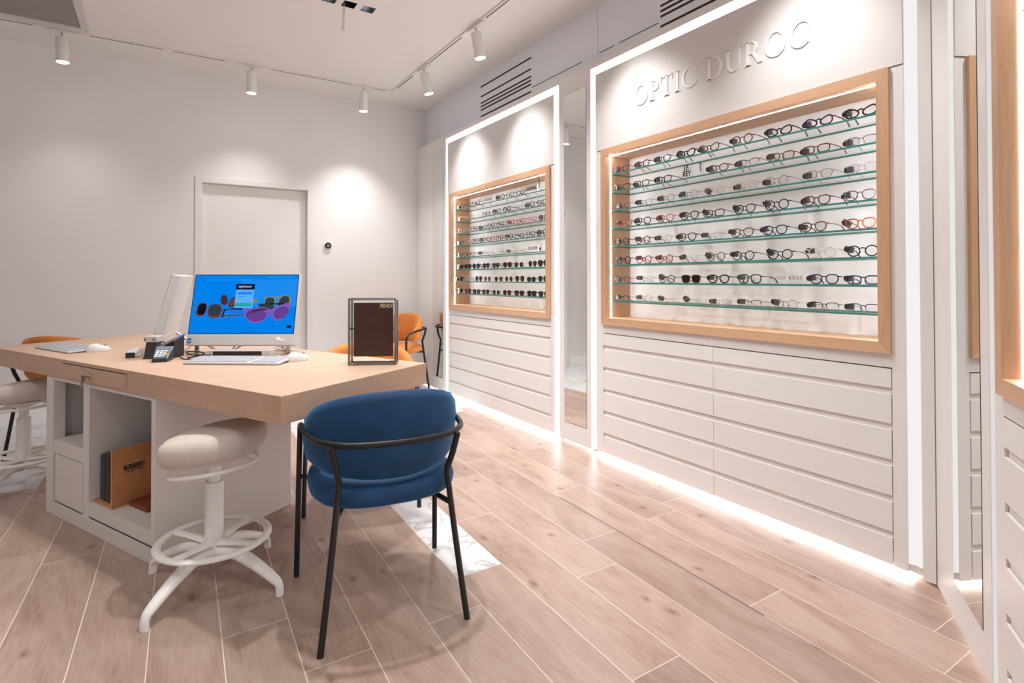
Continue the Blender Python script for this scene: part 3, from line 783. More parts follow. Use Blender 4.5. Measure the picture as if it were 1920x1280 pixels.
# card terminal
u = thing('card_terminal', 'small dark card payment terminal with keypad before the left computer', 'card terminal', (.022, 3.095, ZT+.0005), rad(-14)); u.scale = (.84, .84, .84)
def X(p): return Vector((p[0], p[1], p[2]+max(0, p[1]+.055)*.50))
b = MB(X); w0, w1 = .037, .046
b.add([(-w0, -.055, 0), (w0, -.055, 0), (w1, .055, -.055), (-w1, .055, -.055), (-w0, -.055, .018), (w0, -.055, .018), (w1, .055, .022), (-w1, .055, .022)],
      [(3, 2, 1, 0), (4, 5, 6, 7), (0, 1, 5, 4), (1, 2, 6, 5), (2, 3, 7, 6), (3, 0, 4, 7)])
obj('case', b, mat('terminal_dark', (.015, .02, .026), .35), u, bevel=.004)
b = MB(X); b.add([(-.032, -.048, .0186), (.032, -.048, .0186), (.040, .050, .0222), (-.040, .050, .0222)], [(0, 1, 2, 3)]); obj('faceplate', b, mat('terminal_blue', (.13, .18, .23), .4), u)
b = MB(X)
b.box(-.030, .026, .0226, .030, .044, .0232, 0)
for r in range(4):
    for c_ in range(3): b.box(-.028+c_*.019, -.042+r*.015, .0215, -.014+c_*.019, -.033+r*.015, .0245, 1)
obj('keypad', b, [mat('lcd', (.16, .22, .25), .2), mat('keys_pale', (.62, .66, .7), .5)], u)
b = MB(X)
for r, m in enumerate((1, 2, 0)): b.box(.018, -.042+r*.015, .0216, .030, -.033+r*.015, .0250, m)
obj('colour_keys', b, [mat('key_red', srgb(190, 80, 70), .5), mat('key_green', srgb(90, 150, 110), .5), mat('key_yellow', srgb(220, 190, 110), .5)], u)

# white handset with a dark front, far left of the terminal
u = thing('telephone', 'white handset with a dark ribbed front lying behind the card terminal', 'telephone', (-.108, 3.285, ZT+.0005), rad(-20))
b = MB()
b.add([(-.022, 0, 0), (.022, 0, 0), (.022, .085, 0), (-.022, .085, 0), (-.022, 0, .028), (.022, 0, .028), (.018, .085, .044), (-.018, .085, .044)],
      [(3, 2, 1, 0), (4, 5, 6, 7), (0, 1, 5, 4), (1, 2, 6, 5), (2, 3, 7, 6), (3, 0, 4, 7)])
obj('case', b, PLAST, u, bevel=.005)
b = MB()
for z in (.006, .012, .018, .024): b.box(-.019, -.004, z-.002, .019, .0, z+.002)
b.box(-.020, -.002, .003, .020, .0, .027); obj('ribbed_front', b, BLACKP, u)
# black wedge device behind the terminal
u = thing('receipt_printer', 'black wedge shaped machine with a silver rim behind the card terminal', 'printer', (.040, 3.240, ZT+.0005), VIEWROT+rad(6))
b = MB()
b.add([(-.060, -.045, 0), (.060, -.045, 0), (.060, .055, 0), (-.060, .055, 0), (-.060, -.045, .028), (.060, -.045, .088), (.060, .055, .105), (-.060, .055, .045)],
      [(3, 2, 1, 0), (4, 5, 6, 7), (0, 1, 5, 4), (1, 2, 6, 5), (2, 3, 7, 6), (3, 0, 4, 7)])
obj('case', b, BLACKP, u, bevel=.003)
b = MB(); b.tube([(-.060, -.045, .030), (.060, -.045, .090), (.060, .055, .107), (-.060, .055, .047)], .004, 6, True)
b.add([(-.052, -.03, .0418), (.02, -.03, .0705), (.02, .04, .0800), (-.052, .04, .0515)], [(0, 1, 2, 3)]); obj('rim', b, STEEL, u)
# low white box with a black front under the blue screen
u = thing('docking_box', 'low white box with a black front beneath the blue screen computer', 'dock', (.338, 3.052, ZT+.0005), VIEWROT)
b = MB(); b.box(-.150, 0, 0, .165, .06, .032); obj('case', b, PLAST, u, bevel=.004)
b = MB(); b.box(-.122, -.002, .007, .118, .0, .027); obj('front_panel', b, BLACKP, u)
CAB = mat('black_cable', (.012, .012, .012), .5); CABW = mat('white_cable', (.75, .73, .7), .5)
def cable(label, pts, r, m):
    b = MB(); z0 = ZT+r+.0006
    b.tube(catmull([(p[0], p[1], z0+p[2]) for p in pts], 7), r, 6)
    tag(obj('cable', b, m, smooth=60), label, 'cable', 'loose cables on the desk')
def vp(px, dep, z): # a spot on the desk given by its offset to the right of the view axis and its depth
    q = RTV*px+FWV*dep; return (q.x, q.y, z)
cable('black cable looping in front of the black machine', [vp(-1.71, 2.68, 0), vp(-1.68, 2.72, .03), vp(-1.62, 2.70, .012), vp(-1.56, 2.66, 0), vp(-1.50, 2.68, 0)], .0028, CAB)
cable('thick black cable tangle left of the low white box', [vp(-1.57, 2.70, 0), vp(-1.53, 2.66, .008), vp(-1.50, 2.72, .016), vp(-1.54, 2.74, .024), vp(-1.57, 2.69, .03), vp(-1.52, 2.66, .02), vp(-1.47, 2.82, .0), vp(-1.42, 2.93, .03)], .0035, CAB)
cable('black cable running behind the low white box', [vp(-1.50, 2.98, 0), vp(-1.44, 2.97, .05), vp(-1.36, 2.99, .045), vp(-1.28, 3.0, .03), vp(-1.22, 3.02, 0)], .0028, CAB)
cable('white cable coil beside the right foot of the blue screen computer', [vp(-1.31, 2.93, 0), vp(-1.24, 2.97, .02), vp(-1.17, 2.95, .028), vp(-1.21, 2.90, .012), vp(-1.27, 2.90, .0), vp(-1.20, 2.985, .0), vp(-1.13, 2.98, .0)], .0025, CABW)
cable('black cable rising from the black machine to the left computer', [vp(-1.735, 3.06, 0.03), vp(-1.74, 3.0, .10), vp(-1.66, 2.96, .12), vp(-1.58, 2.93, .095)], .003, CAB)
cable('white cable rising from the left computer toward the blue screen', [vp(-1.72, 3.02, .09), vp(-1.70, 2.99, .125), vp(-1.63, 2.95, .105), vp(-1.57, 2.93, .075)], .004, CABW)

# brown brand display in a chrome frame
u = thing('brand_display', 'brown ribbed brand plaque in a chrome frame on the desk corner', 'display stand', (.722, 2.482, ZT+.0005), math.atan2(-.092, .182))
w, d, h = .204, .070, .298; r = .0046
for (y0) in (0, d):
    b = MB(); b.box(-r, y0-r, 0, r, y0+r, h); b.box(w-r, y0-r, 0, w+r, y0+r, h); b.box(r, y0-r, 0, w-r, y0+r, 2*r); b.box(r, y0-r, h-2*r, w-r, y0+r, h)
    obj('frame', b, CHROME, u, bevel=.0015)
b = MB()
for x in (0, w):
    b.box(x-r*.9, r, .001, x+r*.9, d-r, 2*r-.001); b.box(x-r*.9, r, h-2*r+.001, x+r*.9, d-r, h-.001); b.tube([(x, r, h*.52), (x, d-r, h*.55)], .0035, 8)
obj('connector', b, CHROME, u)
m, nt, out = new_mat('ribbed_brown'); bs_ = bsdf(nt, srgb(70, 46, 36), .35, .3); nt.links.new(bs_.outputs[0], out.inputs[0])
tc = nt.nodes.new('ShaderNodeTexCoord'); wv = nt.nodes.new('ShaderNodeTexWave'); wv.inputs['Scale'].default_value = 95; wv.bands_direction = 'X'
nt.links.new(tc.outputs['Object'], wv.inputs[0]); bm_ = nt.nodes.new('ShaderNodeBump'); bm_.inputs['Strength'].default_value = .5; bm_.inputs['Distance'].default_value = .002
nt.links.new(wv.outputs['Fac'], bm_.inputs['Height']); nt.links.new(bm_.outputs[0], bs_.inputs['Normal'])
b = MB(); b.box(.0145, d*.42, .034, w-.0145, d*.56, h-.022); pl = obj('plaque', b, m, u)
b = MB(); b.tube([(0, d*.49, h*.535), (.0145, d*.49, h*.535)], .003, 8); b.tube([(w-.0145, d*.49, h*.535), (w, d*.49, h*.535)], .003, 8); obj('pin', b, CHROME, u)
b = text_mb('FENDI', .024, .0004, lambda p: (w-.045+p[0], d*.42-.0006-p[2], h-.044+p[1]), bold=.0004, sx=.86); obj('lettering', b, mat('brass_letters', srgb(215, 195, 145), .4, .3), pl)

# ------------------------------------------------------------------ chairs
def make_chair(name, fabric, label, loc, rz, group):
    u = thing(name, label, 'chair', loc, rz, group)
    # seat
    b = MB(); prof = [(.02, .402), (.20, .402), (.236, .406), (.250, .420), (.254, .440), (.248, .460), (.228, .474), (.18, .480), (.02, .482)]
    b.lathe(prof, 56, (0, .012, 0), ex=2.7, sx=1.0, sy=.965); obj('seat', b, fabric, u, smooth=60)
    # wrap-around backrest
    b = MB(); TH = rad(112); NT = 44; K = 16; vs = []; fs = []
    for i in range(NT+1):
        th = lerp(-TH, TH, i/NT); a = abs(th)
        cz = math.cos(th)
        zt = .640+.146*(cz if cz > 0 else cz*.55)
        if cz > 0: zt = .640+.146*cz**.62
        zb = .490+.024*min(1, (a/rad(70))**2)
        ec = max(0.0, (a-rad(96))/rad(16)); shr = math.sqrt(max(0, 1-ec*ec)) if ec < 1 else 0.02
        shr = max(shr, .12)
        zm = (zt+zb)/2; hh = (zt-zb)/2*(0.45+.55*shr)
        for j in range(K):
            t = 2*PI*j/K; ct, st = math.cos(t), math.sin(t); ex = 3.2
            q = (abs(ct)**ex+abs(st)**ex)**(-1/ex)
            z = zm+hh*st*q
            thick = .030*shr
            f_ = (z-.48)/.31
            rx = .232+.022*f_; ry = .216+.040*f_
            off = thick*ct*q
            vs.append(((rx+off)*math.sin(th), -(ry+off)*math.cos(th)+.012, z))
    for i in range(NT):
        for j in range(K):
            j2 = (j+1) % K; fs.append((i*K+j, i*K+j2, (i+1)*K+j2, (i+1)*K+j))
    fs.append(tuple(range(K))); fs.append(tuple(NT*K+j for j in range(K-1, -1, -1)))
    b.add(vs, fs); obj('backrest', b, fabric, u, smooth=70)
    r = .0105
    hp = [(-.266, .225, .555), (-.267, .200, .592), (-.268, .10, .618), (-.268, .0, .628), (-.260, -.10, .631), (-.234, -.195, .632), (-.165, -.268, .632), (-.08, -.292, .632), (0, -.298, .632)]
    hp = hp+[(-x, y, z) for x, y, z in reversed(hp[:-1])]
    b = MB(); b.tube(catmull(hp, 6), r, 10); obj('back_hoop', b, BLACKM, u, smooth=50)
    for s in (-1, 1):
        b = MB(); b.tube([(s*.275, .262, .0), (s*.275, .260, .02), (s*.266, .225, .555)], r, 10); obj('leg', b, BLACKM, u, smooth=50)
        b = MB(); b.tube(catmull([(s*.236, -.262, 0), (s*.205, -.240, .25), (s*.178, -.222, .49)], 4)+catmull([(s*.178, -.222, .502), (s*.190, -.245, .56), (s*.206, -.252, .628)], 4), r, 10); obj('leg', b, BLACKM, u, smooth=50)
    b = MB()
    for s in (-1, 1):
        b.tube([(s*.192, -.232, .385), (s*.14, -.10, .396)], r*.85, 8); b.tube([(s*.271, .235, .392), (s*.13, .12, .397)], r*.85, 8); b.tube([(s*.14, -.12, .394), (s*.14, .14, .394)], r*.85, 8)
    obj('seat_support', b, BLACKM, u, smooth=50)
    return u
blue = make_chair('dining_chair', VELVETB, 'blue velvet armchair with black metal legs at the desk end', (.695, 1.976, 0), math.atan2(.99, .144)-PI/2, 'velvet armchairs around the desk')
def ochair(label, x, y, fx, fy):
    c_ = dup_tree(blue); c_.location = (x, y, 0); c_.rotation_euler = (0, 0, math.atan2(fy, fx)-PI/2); c_['label'] = label
    for k in kids(c_):
        if k.name.startswith(('seat', 'backrest')) and not k.name.startswith('seat_support'):
            k.data = k.data.copy(); k.data.materials[0] = VELVETO
    return c_
ochair('orange velvet armchair half hidden behind the brown brand plaque', .948, 2.965, -.338, -.941)
ochair('orange velvet armchair standing in the far corner beside the slim mirror', 2.052, 5.42, -.85, -.62)
ochair('orange velvet armchair behind the left end of the desk', -.48, 4.80, .45, .89)

# ------------------------------------------------------------------ stools
def make_stool(label, loc, rz, seat_az):
    u = thing('sit_stand_stool', label, 'stool', loc, rz, 'white stools at the desk')
    # seat local axis x = low edge direction
    ca, sa = math.cos(seat_az), math.sin(seat_az)
    def X(p):
        x, y, z = p
        z2 = z*1.40-.135*x+.3*y*y-.1*x*x
        return Vector((x*ca-y*sa, x*sa+y*ca, z2+.478))
    b = MB(X); prof = [(.02, .0), (.15, .0), (.166, .008), (.178, .026), (.179, .042), (.171, .058), (.152, .069), (.11, .075), (.02, .077)]
    b.lathe(prof, 56, ex=2.3, sx=1.0, sy=1.02); obj('seat', b, FABRIC, u, smooth=60)
    b = MB(); b.lathe([(.022, .40), (.022, .445), (.05, .452), (.085, .470), (.09, .480)], 24); obj('seat_mount', b, STOOLW, u, smooth=50)
    b = MB(X); b.tube([(.152*math.cos(t*PI/18), .152*math.sin(t*PI/18), -.026) for t in range(36)], .0055, 8, True)
    b.tube([(.152, 0, -.026), (.10, 0, -.012), (.05, 0, -.004)], .005, 6); b.tube([(-.152, 0, -.026), (-.10, 0, -.012), (-.05, 0, -.004)], .005, 6)
    obj('lift_ring', b, STOOLW, u, smooth=50)
    b = MB(); b.lathe([(.0215, .385), (.0215, .41)], 20); b.lathe([(.030, .385), (.032, .380), (.032, .12), (.030, .118)], 24); obj('column', b, STOOLW, u, smooth=40)
    b = MB(); b.tube([(.186*math.cos(t*PI/28), .186*math.sin(t*PI/28), .170) for t in range(56)], .0155, 10, True, flat=.6); ring = obj('foot_ring', b, STOOLW, u, smooth=50)
    for k in range(4):
        a = rad(42+90*k); c_, s_ = math.cos(a), math.sin(a)
        b = MB(); P = catmull([(.025*c_, .025*s_, .125), (.10*c_, .10*s_, .128), (.19*c_, .19*s_, .095), (.265*c_, .265*s_, .056), (.288*c_, .288*s_, .036), (.292*c_, .292*s_, .0)], 5)
        n = len(P); b.tube(P, [lerp(.034, .0165, min(1, i/(n*.75))) for i in range(n)], 10, flat=.75); obj('leg', b, STOOLW, u, smooth=50)
        b = MB(); b.tube([(.03*c_, .03*s_, .158), (.12*c_, .12*s_, .166), (.18*c_, .18*s_, .170)], [.024, .017, .02], 8, flat=.5); obj('spoke', b, STOOLW, ring, smooth=50)
    return u
LA = math.atan2(.537, -.843)
make_stool('white stool with a tilted beige seat right of the desk cubbies', (.187, 2.391, 0), 0, LA)
make_stool('white stool with beige seat at the left edge of view', (-.615, 4.045, 0), rad(20), LA-rad(20))

# ------------------------------------------------------------------ eyewear
LENSC = clear('lens_clear', (.97, .97, .97), .10)
def tint(n, c): return clear(n, c, .12)
TINTS = {'brown': tint('lens_brown', (.13, .055, .035)), 'dark': tint('lens_dark', (.07, .05, .06)), 'grey': tint('lens_grey', (.16, .13, .15)), 'purple': tint('lens_purple', (.14, .07, .13)),
         'pink': tint('lens_pink', (.36, .15, .13)), 'green': tint('lens_green', (.09, .10, .06)), 'rust': tint('lens_rust', (.20, .07, .05))}
FC = {'black': (.008, .008, .009), 'burgundy': srgb(92, 24, 30), 'red': srgb(170, 30, 34), 'brown': srgb(72, 40, 28), 'tortoiseshell': srgb(104, 52, 34), 'orange-brown': srgb(176, 84, 46), 'teal': srgb(20, 74, 80),
      'purple': srgb(62, 36, 78), 'navy': srgb(26, 30, 66), 'grey': srgb(98, 96, 102), 'clear': srgb(196, 188, 180), 'olive': srgb(70, 66, 26), 'green-grey': srgb(70, 82, 74), 'pink': srgb(200, 130, 120), 'orange': srgb(214, 130, 40)}
FM = {k: mat('acetate_'+k.replace('-', '_'), v, .25, var=(.45 if k in ('tortoiseshell', 'orange-brown') else 0), vscale=160) for k, v in FC.items()}
FM['gold'] = mat('gold_wire', (.72, .50, .30), .25, .85); FM['silver'] = mat('silver_wire', (.50, .49, .48), .25, .85); FM['gunmetal'] = mat('gunmetal_wire', (.10, .10, .11), .3, .7)
TAGM = mat('tag_grey', (.05, .046, .048), .45); TAGB = mat('tag_black', (.010, .010, .012), .2); TAGW = mat('tag_white', (.65, .65, .68), .3)
def outline(shape, n=28):
    pts = []
    for i in range(n):
        a = 2*PI*i/n; ca, sa = math.cos(a), math.sin(a)
        if shape == 'round': w, h, ex = .0235, .0215, 2.0
        elif shape == 'oval': w, h, ex = .0255, .0180, 2.2
        elif shape == 'rectangular': w, h, ex = .0265, .0170, 3.4
        elif shape == 'square': w, h, ex = .0265, .0205, 3.6
        elif shape == 'cat-eye': w, h, ex = .0265, .0180, 2.3
        elif shape == 'rounded': w, h, ex = .0250, .0200, 2.6
        elif shape == 'aviator': w, h, ex = .0275, .0235, 2.4
        elif shape == 'octagonal': w, h, ex = .0240, .0215, 2.0
        q = (abs(ca)**ex+abs(sa)**ex)**(-1/ex); x, z = w*ca*q, h*sa*q
        if shape == 'cat-eye': z += .006*(x/w)*max(0, z/h+.3)
        if shape in ('rounded', 'aviator', 'square'): x *= 1+.10*(z/h)-(.04 if z < 0 else 0)
        if shape == 'octagonal':
            k = round(a/(PI/4))*(PI/4); q = math.cos(PI/8)/math.cos(((a+PI/8) % (PI/4))-PI/8); x, z = w*ca*q*1.04, h*sa*q*1.04
        pts.append((x, z))
    return pts
CACHE = {}
def eyewear_meshes(shape, rim):
    key = (shape, rim)
    if key in CACHE: return CACHE[key]
    ol = outline(shape); h = -min(z for x, z in ol); cx = .0345
    r = {'thick': .0034, 'full': .0026, 'wire': .00105, 'half': .0016, 'rimless': .0006}[rim]
    z0 = h+r+.0006
    fr = MB(); ld = []
    top = max(z for x, z in ol)
    for s in (-1, 1):
        pts = [(s*(cx)+s*x, -.0012*(x/.025)*0, z+z0) for x, z in ol]
        if rim == 'half':
            n = len(pts); k0 = [p for p in pts if p[2] > z0+h*-.05]
            k0.sort(key=lambda p: p[0]); fr.tube(k0, r*1.15, 6)
            fr.tube(pts, r*.35, 4, True)
        else: fr.tube(pts, r, 6, True)
        xo = s*(cx+max(x for x, z in ol)); zh = z0+top*(.55 if rim != 'wire' else .5)
        fr.tube([(xo-s*.002, 0, zh), (s*.0665, .001, zh+.001), (s*.0685, .006, zh)], max(r, .0014), 6)
        fr.tube([(s*.0115, .001, z0-.003), (s*.0100, .005, z0-.006), (s*.0115, .007, z0-.009)], .0012, 5)
        L = MB(); pp = [(s*cx+s*x*.97, z*.97+z0) for x, z in ol]
        L.slab_xz(pp if s > 0 else pp[::-1], -.0005, .0008)
        ld.append(L)
    xi = cx-max(x for x, z in ol)+.002; zb = z0+top*.42
    fr.tube(catmull([(-xi, 0, zb), (-xi*.4, -.001, zb+.0035), (xi*.4, -.001, zb+.0035), (xi, 0, zb)], 4), max(r*.95, .0012), 6)
    zh = z0+top*(.55 if rim != 'wire' else .5)
    tm = []
    for s in (-1, 1):
        T = MB(); rt = {'thick': .0032, 'full': .0024, 'wire': .0011, 'half': .0016, 'rimless': .0010}[rim]
        P = catmull([(s*.0685, .006, zh), (s*.0685, .050, zh-.002), (s*.0675, .092, zh-.007), (s*.066, .112, zh*.58), (s*.0645, .132, .0035)], 4)
        n = len(P); T.tube(P, [rt if i < n*.6 else lerp(rt, rt*1.25, (i-n*.6)/(n*.4)) for i in range(n)], 6, flat=.75)
        tm.append(T.mesh('temple', [FM['black']], 60))
    res = (fr.mesh('frame_front', [FM['black']], 60), [l.mesh('lens', [LENSC]) for l in ld], tm, zh)
    CACHE[key] = res
    return res
tg = MB(); tg.box(-.0125, -.010, -.0125, .0125, .010, .0125, 0); tg.lathe([(.0105, -.021), (.0115, -.020), (.0115, -.0126)], 16, ax='x', m=1)
TAGMESH = tg.mesh('security_tag', [TAGM, TAGB])
def setmat(o, m):
    o.material_slots[0].link = 'OBJECT'; o.material_slots[0].material = m
ORD = ['first', 'second', 'third', 'fourth', 'fifth', 'sixth', 'seventh', 'eighth', 'ninth', 'tenth', 'last']
def eyewear(y, z, shape, rim, colr, lens, label, group, tagged=True, dz=0.0):
    fm, lm, tm, zh = eyewear_meshes(shape, rim)
    rz = rad(-90)+rad(random.uniform(-4, 4))
    u = thing('sunglasses' if lens else 'eyeglasses', label, 'sunglasses' if lens else 'glasses', (2.487+random.uniform(-.002, .004), y, z+.0004), rz, group)
    M = FM[colr]
    def put(n, me, m):
        o = bpy.data.objects.new(n, me); COL.objects.link(o); o.parent = u
        if m: setmat(o, m)
        return o
    put('frame_front', fm, M)
    for l in lm: put('lens', l, TINTS[lens] if lens else LENSC)
    for t in tm: put('temple', t, M if rim != 'rimless' else FM['black'])
    if tagged:
        o = put('security_tag', TAGMESH, None); o.location = (-.060+random.uniform(-.003, .003), .019, zh-.004+random.uniform(-.004, .004)); o.rotation_euler = (0, random.choice((0, 0, .25, .6, -.2)), random.uniform(-.15, .25))
    return u
# (y, shape, rim, colour, lens)
BIGROWS = [
 [(2.604, 'oval', 'full', 'burgundy'), (2.427, 'oval', 'full', 'brown'), (2.261, 'oval', 'full', 'teal'), (2.092, 'cat-eye', 'thick', 'black'), (1.936, 'cat-eye', 'full', 'olive'), (1.739, 'round', 'full', 'burgundy'), (1.540, 'cat-eye', 'thick', 'black'), (1.352, 'cat-eye', 'thick', 'purple'), (1.176, 'cat-eye', 'thick', 'black')],
 [(2.593, 'rectangular', 'full', 'brown'), (2.434, 'rectangular', 'full', 'olive'), (2.262, 'rectangular', 'full', 'black'), (1.881, 'oval', 'full', 'brown'), (1.707, 'rectangular', 'half', 'brown'), (1.532, 'rectangular', 'full', 'tortoiseshell'), (1.367, 'rectangular', 'full', 'burgundy'), (1.176, 'rectangular', 'half', 'grey')],
 [(2.588, 'oval', 'wire', 'purple'), (2.408, 'oval', 'wire', 'purple'), (2.235, 'rounded', 'wire', 'burgundy'), (2.070, 'round', 'wire', 'gunmetal'), (1.900, 'round', 'wire', 'gold'), (1.715, 'rounded', 'rimless', 'gold'), (1.555, 'round', 'wire', 'brown'), (1.352, 'rounded', 'wire', 'gunmetal'), (1.174, 'rounded', 'rimless', 'silver')],
 [(2.580, 'rounded', 'full', 'orange-brown'), (2.422, 'rounded', 'full', 'black'), (2.244, 'rounded', 'full', 'orange-brown'), (2.072, 'rounded', 'full', 'black'), (1.909, 'rectangular', 'full', 'brown'), (1.726, 'rounded', 'full', 'black'), (1.553, 'round', 'full', 'black'), (1.366, 'rounded', 'full', 'burgundy'), (1.181, 'rounded', 'full', 'grey')],
 [(2.599, 'round', 'full', 'black'), (2.423, 'round', 'full', 'burgundy'), (2.258, 'round', 'wire', 'silver'), (2.090, 'rounded', 'full', 'black'), (1.919, 'rectangular', 'rimless', 'grey'), (1.741, 'rounded', 'full', 'tortoiseshell'), (1.566, 'rounded', 'full', 'navy'), (1.379, 'rounded', 'full', 'tortoiseshell'), (1.182, 'rounded', 'full', 'orange-brown')],
 [(2.586, 'round', 'full', 'black'), (2.415, 'round', 'full', 'red'), (2.247, 'round', 'full', 'orange-brown'), (2.072, 'round', 'rimless', 'gold'), (1.902, 'round', 'full', 'grey'), (1.734, 'round', 'full', 'black'), (1.540, 'octagonal', 'full', 'black'), (1.340, 'round', 'full', 'clear'), (1.175, 'round', 'full', 'black')],
 [(2.590, 'rectangular', 'half', 'black'), (2.400, 'rounded', 'rimless', 'silver'), (2.235, 'rounded', 'full', 'gunmetal'), (2.064, 'square', 'full', 'brown', 'brown'), (1.884, 'rounded', 'thick', 'black'), (1.701, 'square', 'thick', 'green-grey'), (1.335, 'rounded', 'full', 'navy'), (1.174, 'rectangular', 'full', 'navy')],
 [(2.599, 'rectangular', 'half', 'black'), (2.416, 'rounded', 'wire', 'silver'), (2.236, 'rectangular', 'rimless', 'gold'), (2.050, 'rectangular', 'rimless', 'gold'), (1.872, 'rectangular', 'wire', 'gold'), (1.698, 'rectangular', 'half', 'gunmetal'), (1.515, 'octagonal', 'wire', 'gunmetal'), (1.335, 'rectangular', 'half', 'black'), (1.174, 'rectangular', 'half', 'navy')]]
SMALLROWS = [
 [(4.845, 'oval', 'full', 'brown'), (4.68, 'oval', 'full', 'black'), (4.515, 'rectangular', 'full', 'black'), (4.092, 'rounded', 'full', 'black'), (3.935, 'rounded', 'full', 'gunmetal'), (3.775, 'rectangular', 'full', 'burgundy')],
 [(4.825, 'rounded', 'full', 'orange'), (4.64, 'rectangular', 'wire', 'grey'), (4.335, 'rectangular', 'full', 'brown'), (4.150, 'rounded', 'full', 'purple'), (3.985, 'round', 'thick', 'black'), (3.805, 'rectangular', 'wire', 'grey'), (3.635, 'rounded', 'full', 'black'), (3.470, 'rounded', 'full', 'black')],
 [(4.860, 'round', 'wire', 'silver'), (4.706, 'round', 'wire', 'grey'), (4.552, 'rounded', 'full', 'black'), (4.398, 'rectangular', 'full', 'gunmetal'), (4.244, 'round', 'full', 'black'), (4.090, 'round', 'full', 'black'), (3.928, 'round', 'full', 'red'), (3.766, 'rounded', 'full', 'red'), (3.610, 'rounded', 'full', 'pink'), (3.452, 'round', 'full', 'burgundy')],
 [(4.845, 'rectangular', 'full', 'black'), (4.695, 'rounded', 'wire', 'silver'), (4.545, 'round', 'full', 'gunmetal'), (4.398, 'rounded', 'full', 'black'), (4.250, 'rounded', 'full', 'red'), (4.100, 'round', 'full', 'tortoiseshell'), (3.945, 'round', 'full', 'black'), (3.795, 'rectangular', 'full', 'black'), (3.630, 'rounded', 'full', 'black'), (3.470, 'round', 'thick', 'black')],
 [(4.850, 'rectangular', 'full', 'black'), (4.700, 'rectangular', 'full', 'black'), (4.550, 'rectangular', 'half', 'black'), (4.400, 'rectangular', 'half', 'black'), (4.245, 'rectangular', 'rimless', 'gold'), (4.085, 'rectangular', 'rimless', 'gold'), (3.925, 'rectangular', 'rimless', 'gold'), (3.770, 'rectangular', 'rimless', 'gold')],
 [(4.843, 'square', 'thick', 'black', 'dark'), (4.680, 'square', 'thick', 'brown', 'brown'), (4.515, 'round', 'thick', 'black', 'grey'), (4.330, 'round', 'thick', 'black', 'grey'), (4.160, 'rounded', 'thick', 'black', 'grey'), (3.972, 'square', 'thick', 'tortoiseshell', 'brown'), (3.800, 'rounded', 'wire', 'gold', 'rust'), (3.605, 'aviator', 'wire', 'gold', 'brown'), (3.455, 'aviator', 'full', 'black', 'grey')],
 [(4.850, 'rounded', 'thick', 'black', 'dark'), (4.475, 'aviator', 'wire', 'gold', 'brown'), (4.310, 'round', 'wire', 'gold', 'pink'), (4.120, 'rounded', 'wire', 'gold', 'rust'), (3.955, 'round', 'wire', 'gold', 'rust'), (3.785, 'aviator', 'wire', 'gold', 'green'), (3.620, 'rectangular', 'full', 'black', 'dark'), (3.460, 'round', 'full', 'black', 'grey')],
 [(4.848, 'square', 'thick', 'brown', 'brown'), (4.680, 'square', 'thick', 'tortoiseshell', 'brown'), (4.510, 'rounded', 'full', 'black', 'grey'), (4.340, 'rounded', 'full', 'black', 'grey'), (4.160, 'rounded', 'wire', 'silver', 'grey'), (3.985, 'rounded', 'full', 'burgundy', 'purple'), (3.795, 'square', 'full', 'burgundy', 'purple'), (3.610, 'square', 'thick', 'black', 'dark'), (3.455, 'rounded', 'thick', 'black', 'dark')]]
for rows, disp in ((BIGROWS, 'large lettered'), (SMALLROWS, 'small')):
    for ri, row in enumerate(rows):
        for i, it in enumerate(row):
            lens = it[4] if len(it) > 4 else None
            od = 'last' if i == len(row)-1 else ORD[i]
            if i == len(row)-1: od = 'last pair'
            elif i == 0: od = 'leftmost'
            else: od = ORD[i]+' from left'
            kind = 'sunglasses' if lens else 'glasses'
            lab = f'{it[3]} {it[1]} {kind}, {od} on {SHN[ri]} shelf of the {disp} cabinet'
            grp = f'{"sunglasses" if (disp == "small" and ri > 4) else "glasses"} on the {SHN[ri]} shelf of the {disp} cabinet'
            eyewear(it[0], SHZ[ri], it[1], it[2], it[3], lens, lab, grp, tagged=(disp != 'small' or (not lens and (i*7+ri*3) % 3 == 0)) and it[1:] != ('square', 'full', 'brown', 'brown'))
# brand plaques on the shelves
ACR = clear('acrylic', (.97, .98, .98), .05)
WHP = mat('plaque_white', (.86, .85, .84), .4)
def plaque(label, y0, y1, z, h, body, size, bold, sx, base, vertical=False, lines=None, colr=None):
    w = y0-y1
    u = thing('brand_sign', label, 'sign', (2.476 if z > 1.3 else 2.487, (y0+y1)/2, z+.0004), rad(-90), 'small brand signs on the glass shelves')
    b = MB(); b.box(-w/2, 0, 0, w/2, .012, h); pa = obj('block', b, base, u)
    lines = lines or [body]
    for k, ln in enumerate(lines):
        zz = h*.5-size*.36+(len(lines)-1-2*k)*size*.42+(.006 if len(lines) > 1 else .003)
        obj('lettering', text_mb(ln, size, .0003, lambda p: (p[0], -.0006-p[2], p[1]+zz), bold=bold, sx=sx), colr or BLACKP, pa)
    return u
plaque('small white sign reading J.F. REY on the second shelf', 2.112, 2.042, SHZ[1], .066, '', .040, .0014, .82, ACR, lines=['J.F.', 'REY'])
plaque('narrow upright sign with dark stacked letters beside the J.F. REY sign', 1.996, 1.971, SHZ[1], .075, '', .022, .0006, 1, ACR, lines=['R', 'E', 'Y'])
plaque('wide white sign with spaced HUGO BOSS lettering on the seventh shelf', 1.606, 1.418, SHZ[6], .055, 'H U G O   B O S S', .0235, .0001, .86, ACR, colr=mat('letter_grey', (.10, .10, .10), .5))
plaque('white sign with KAPORAL lettering on the top shelf of the small cabinet', 3.680, 3.520, SHZ[0], .058, 'KAPORAL', .040, .0006, .85, WHP)
plaque('narrow upright dark patterned sign beside the KAPORAL sign', 3.508, 3.478, SHZ[0], .10, '', .030, .0008, 1, ACR, lines=['K', 'A', 'P'])
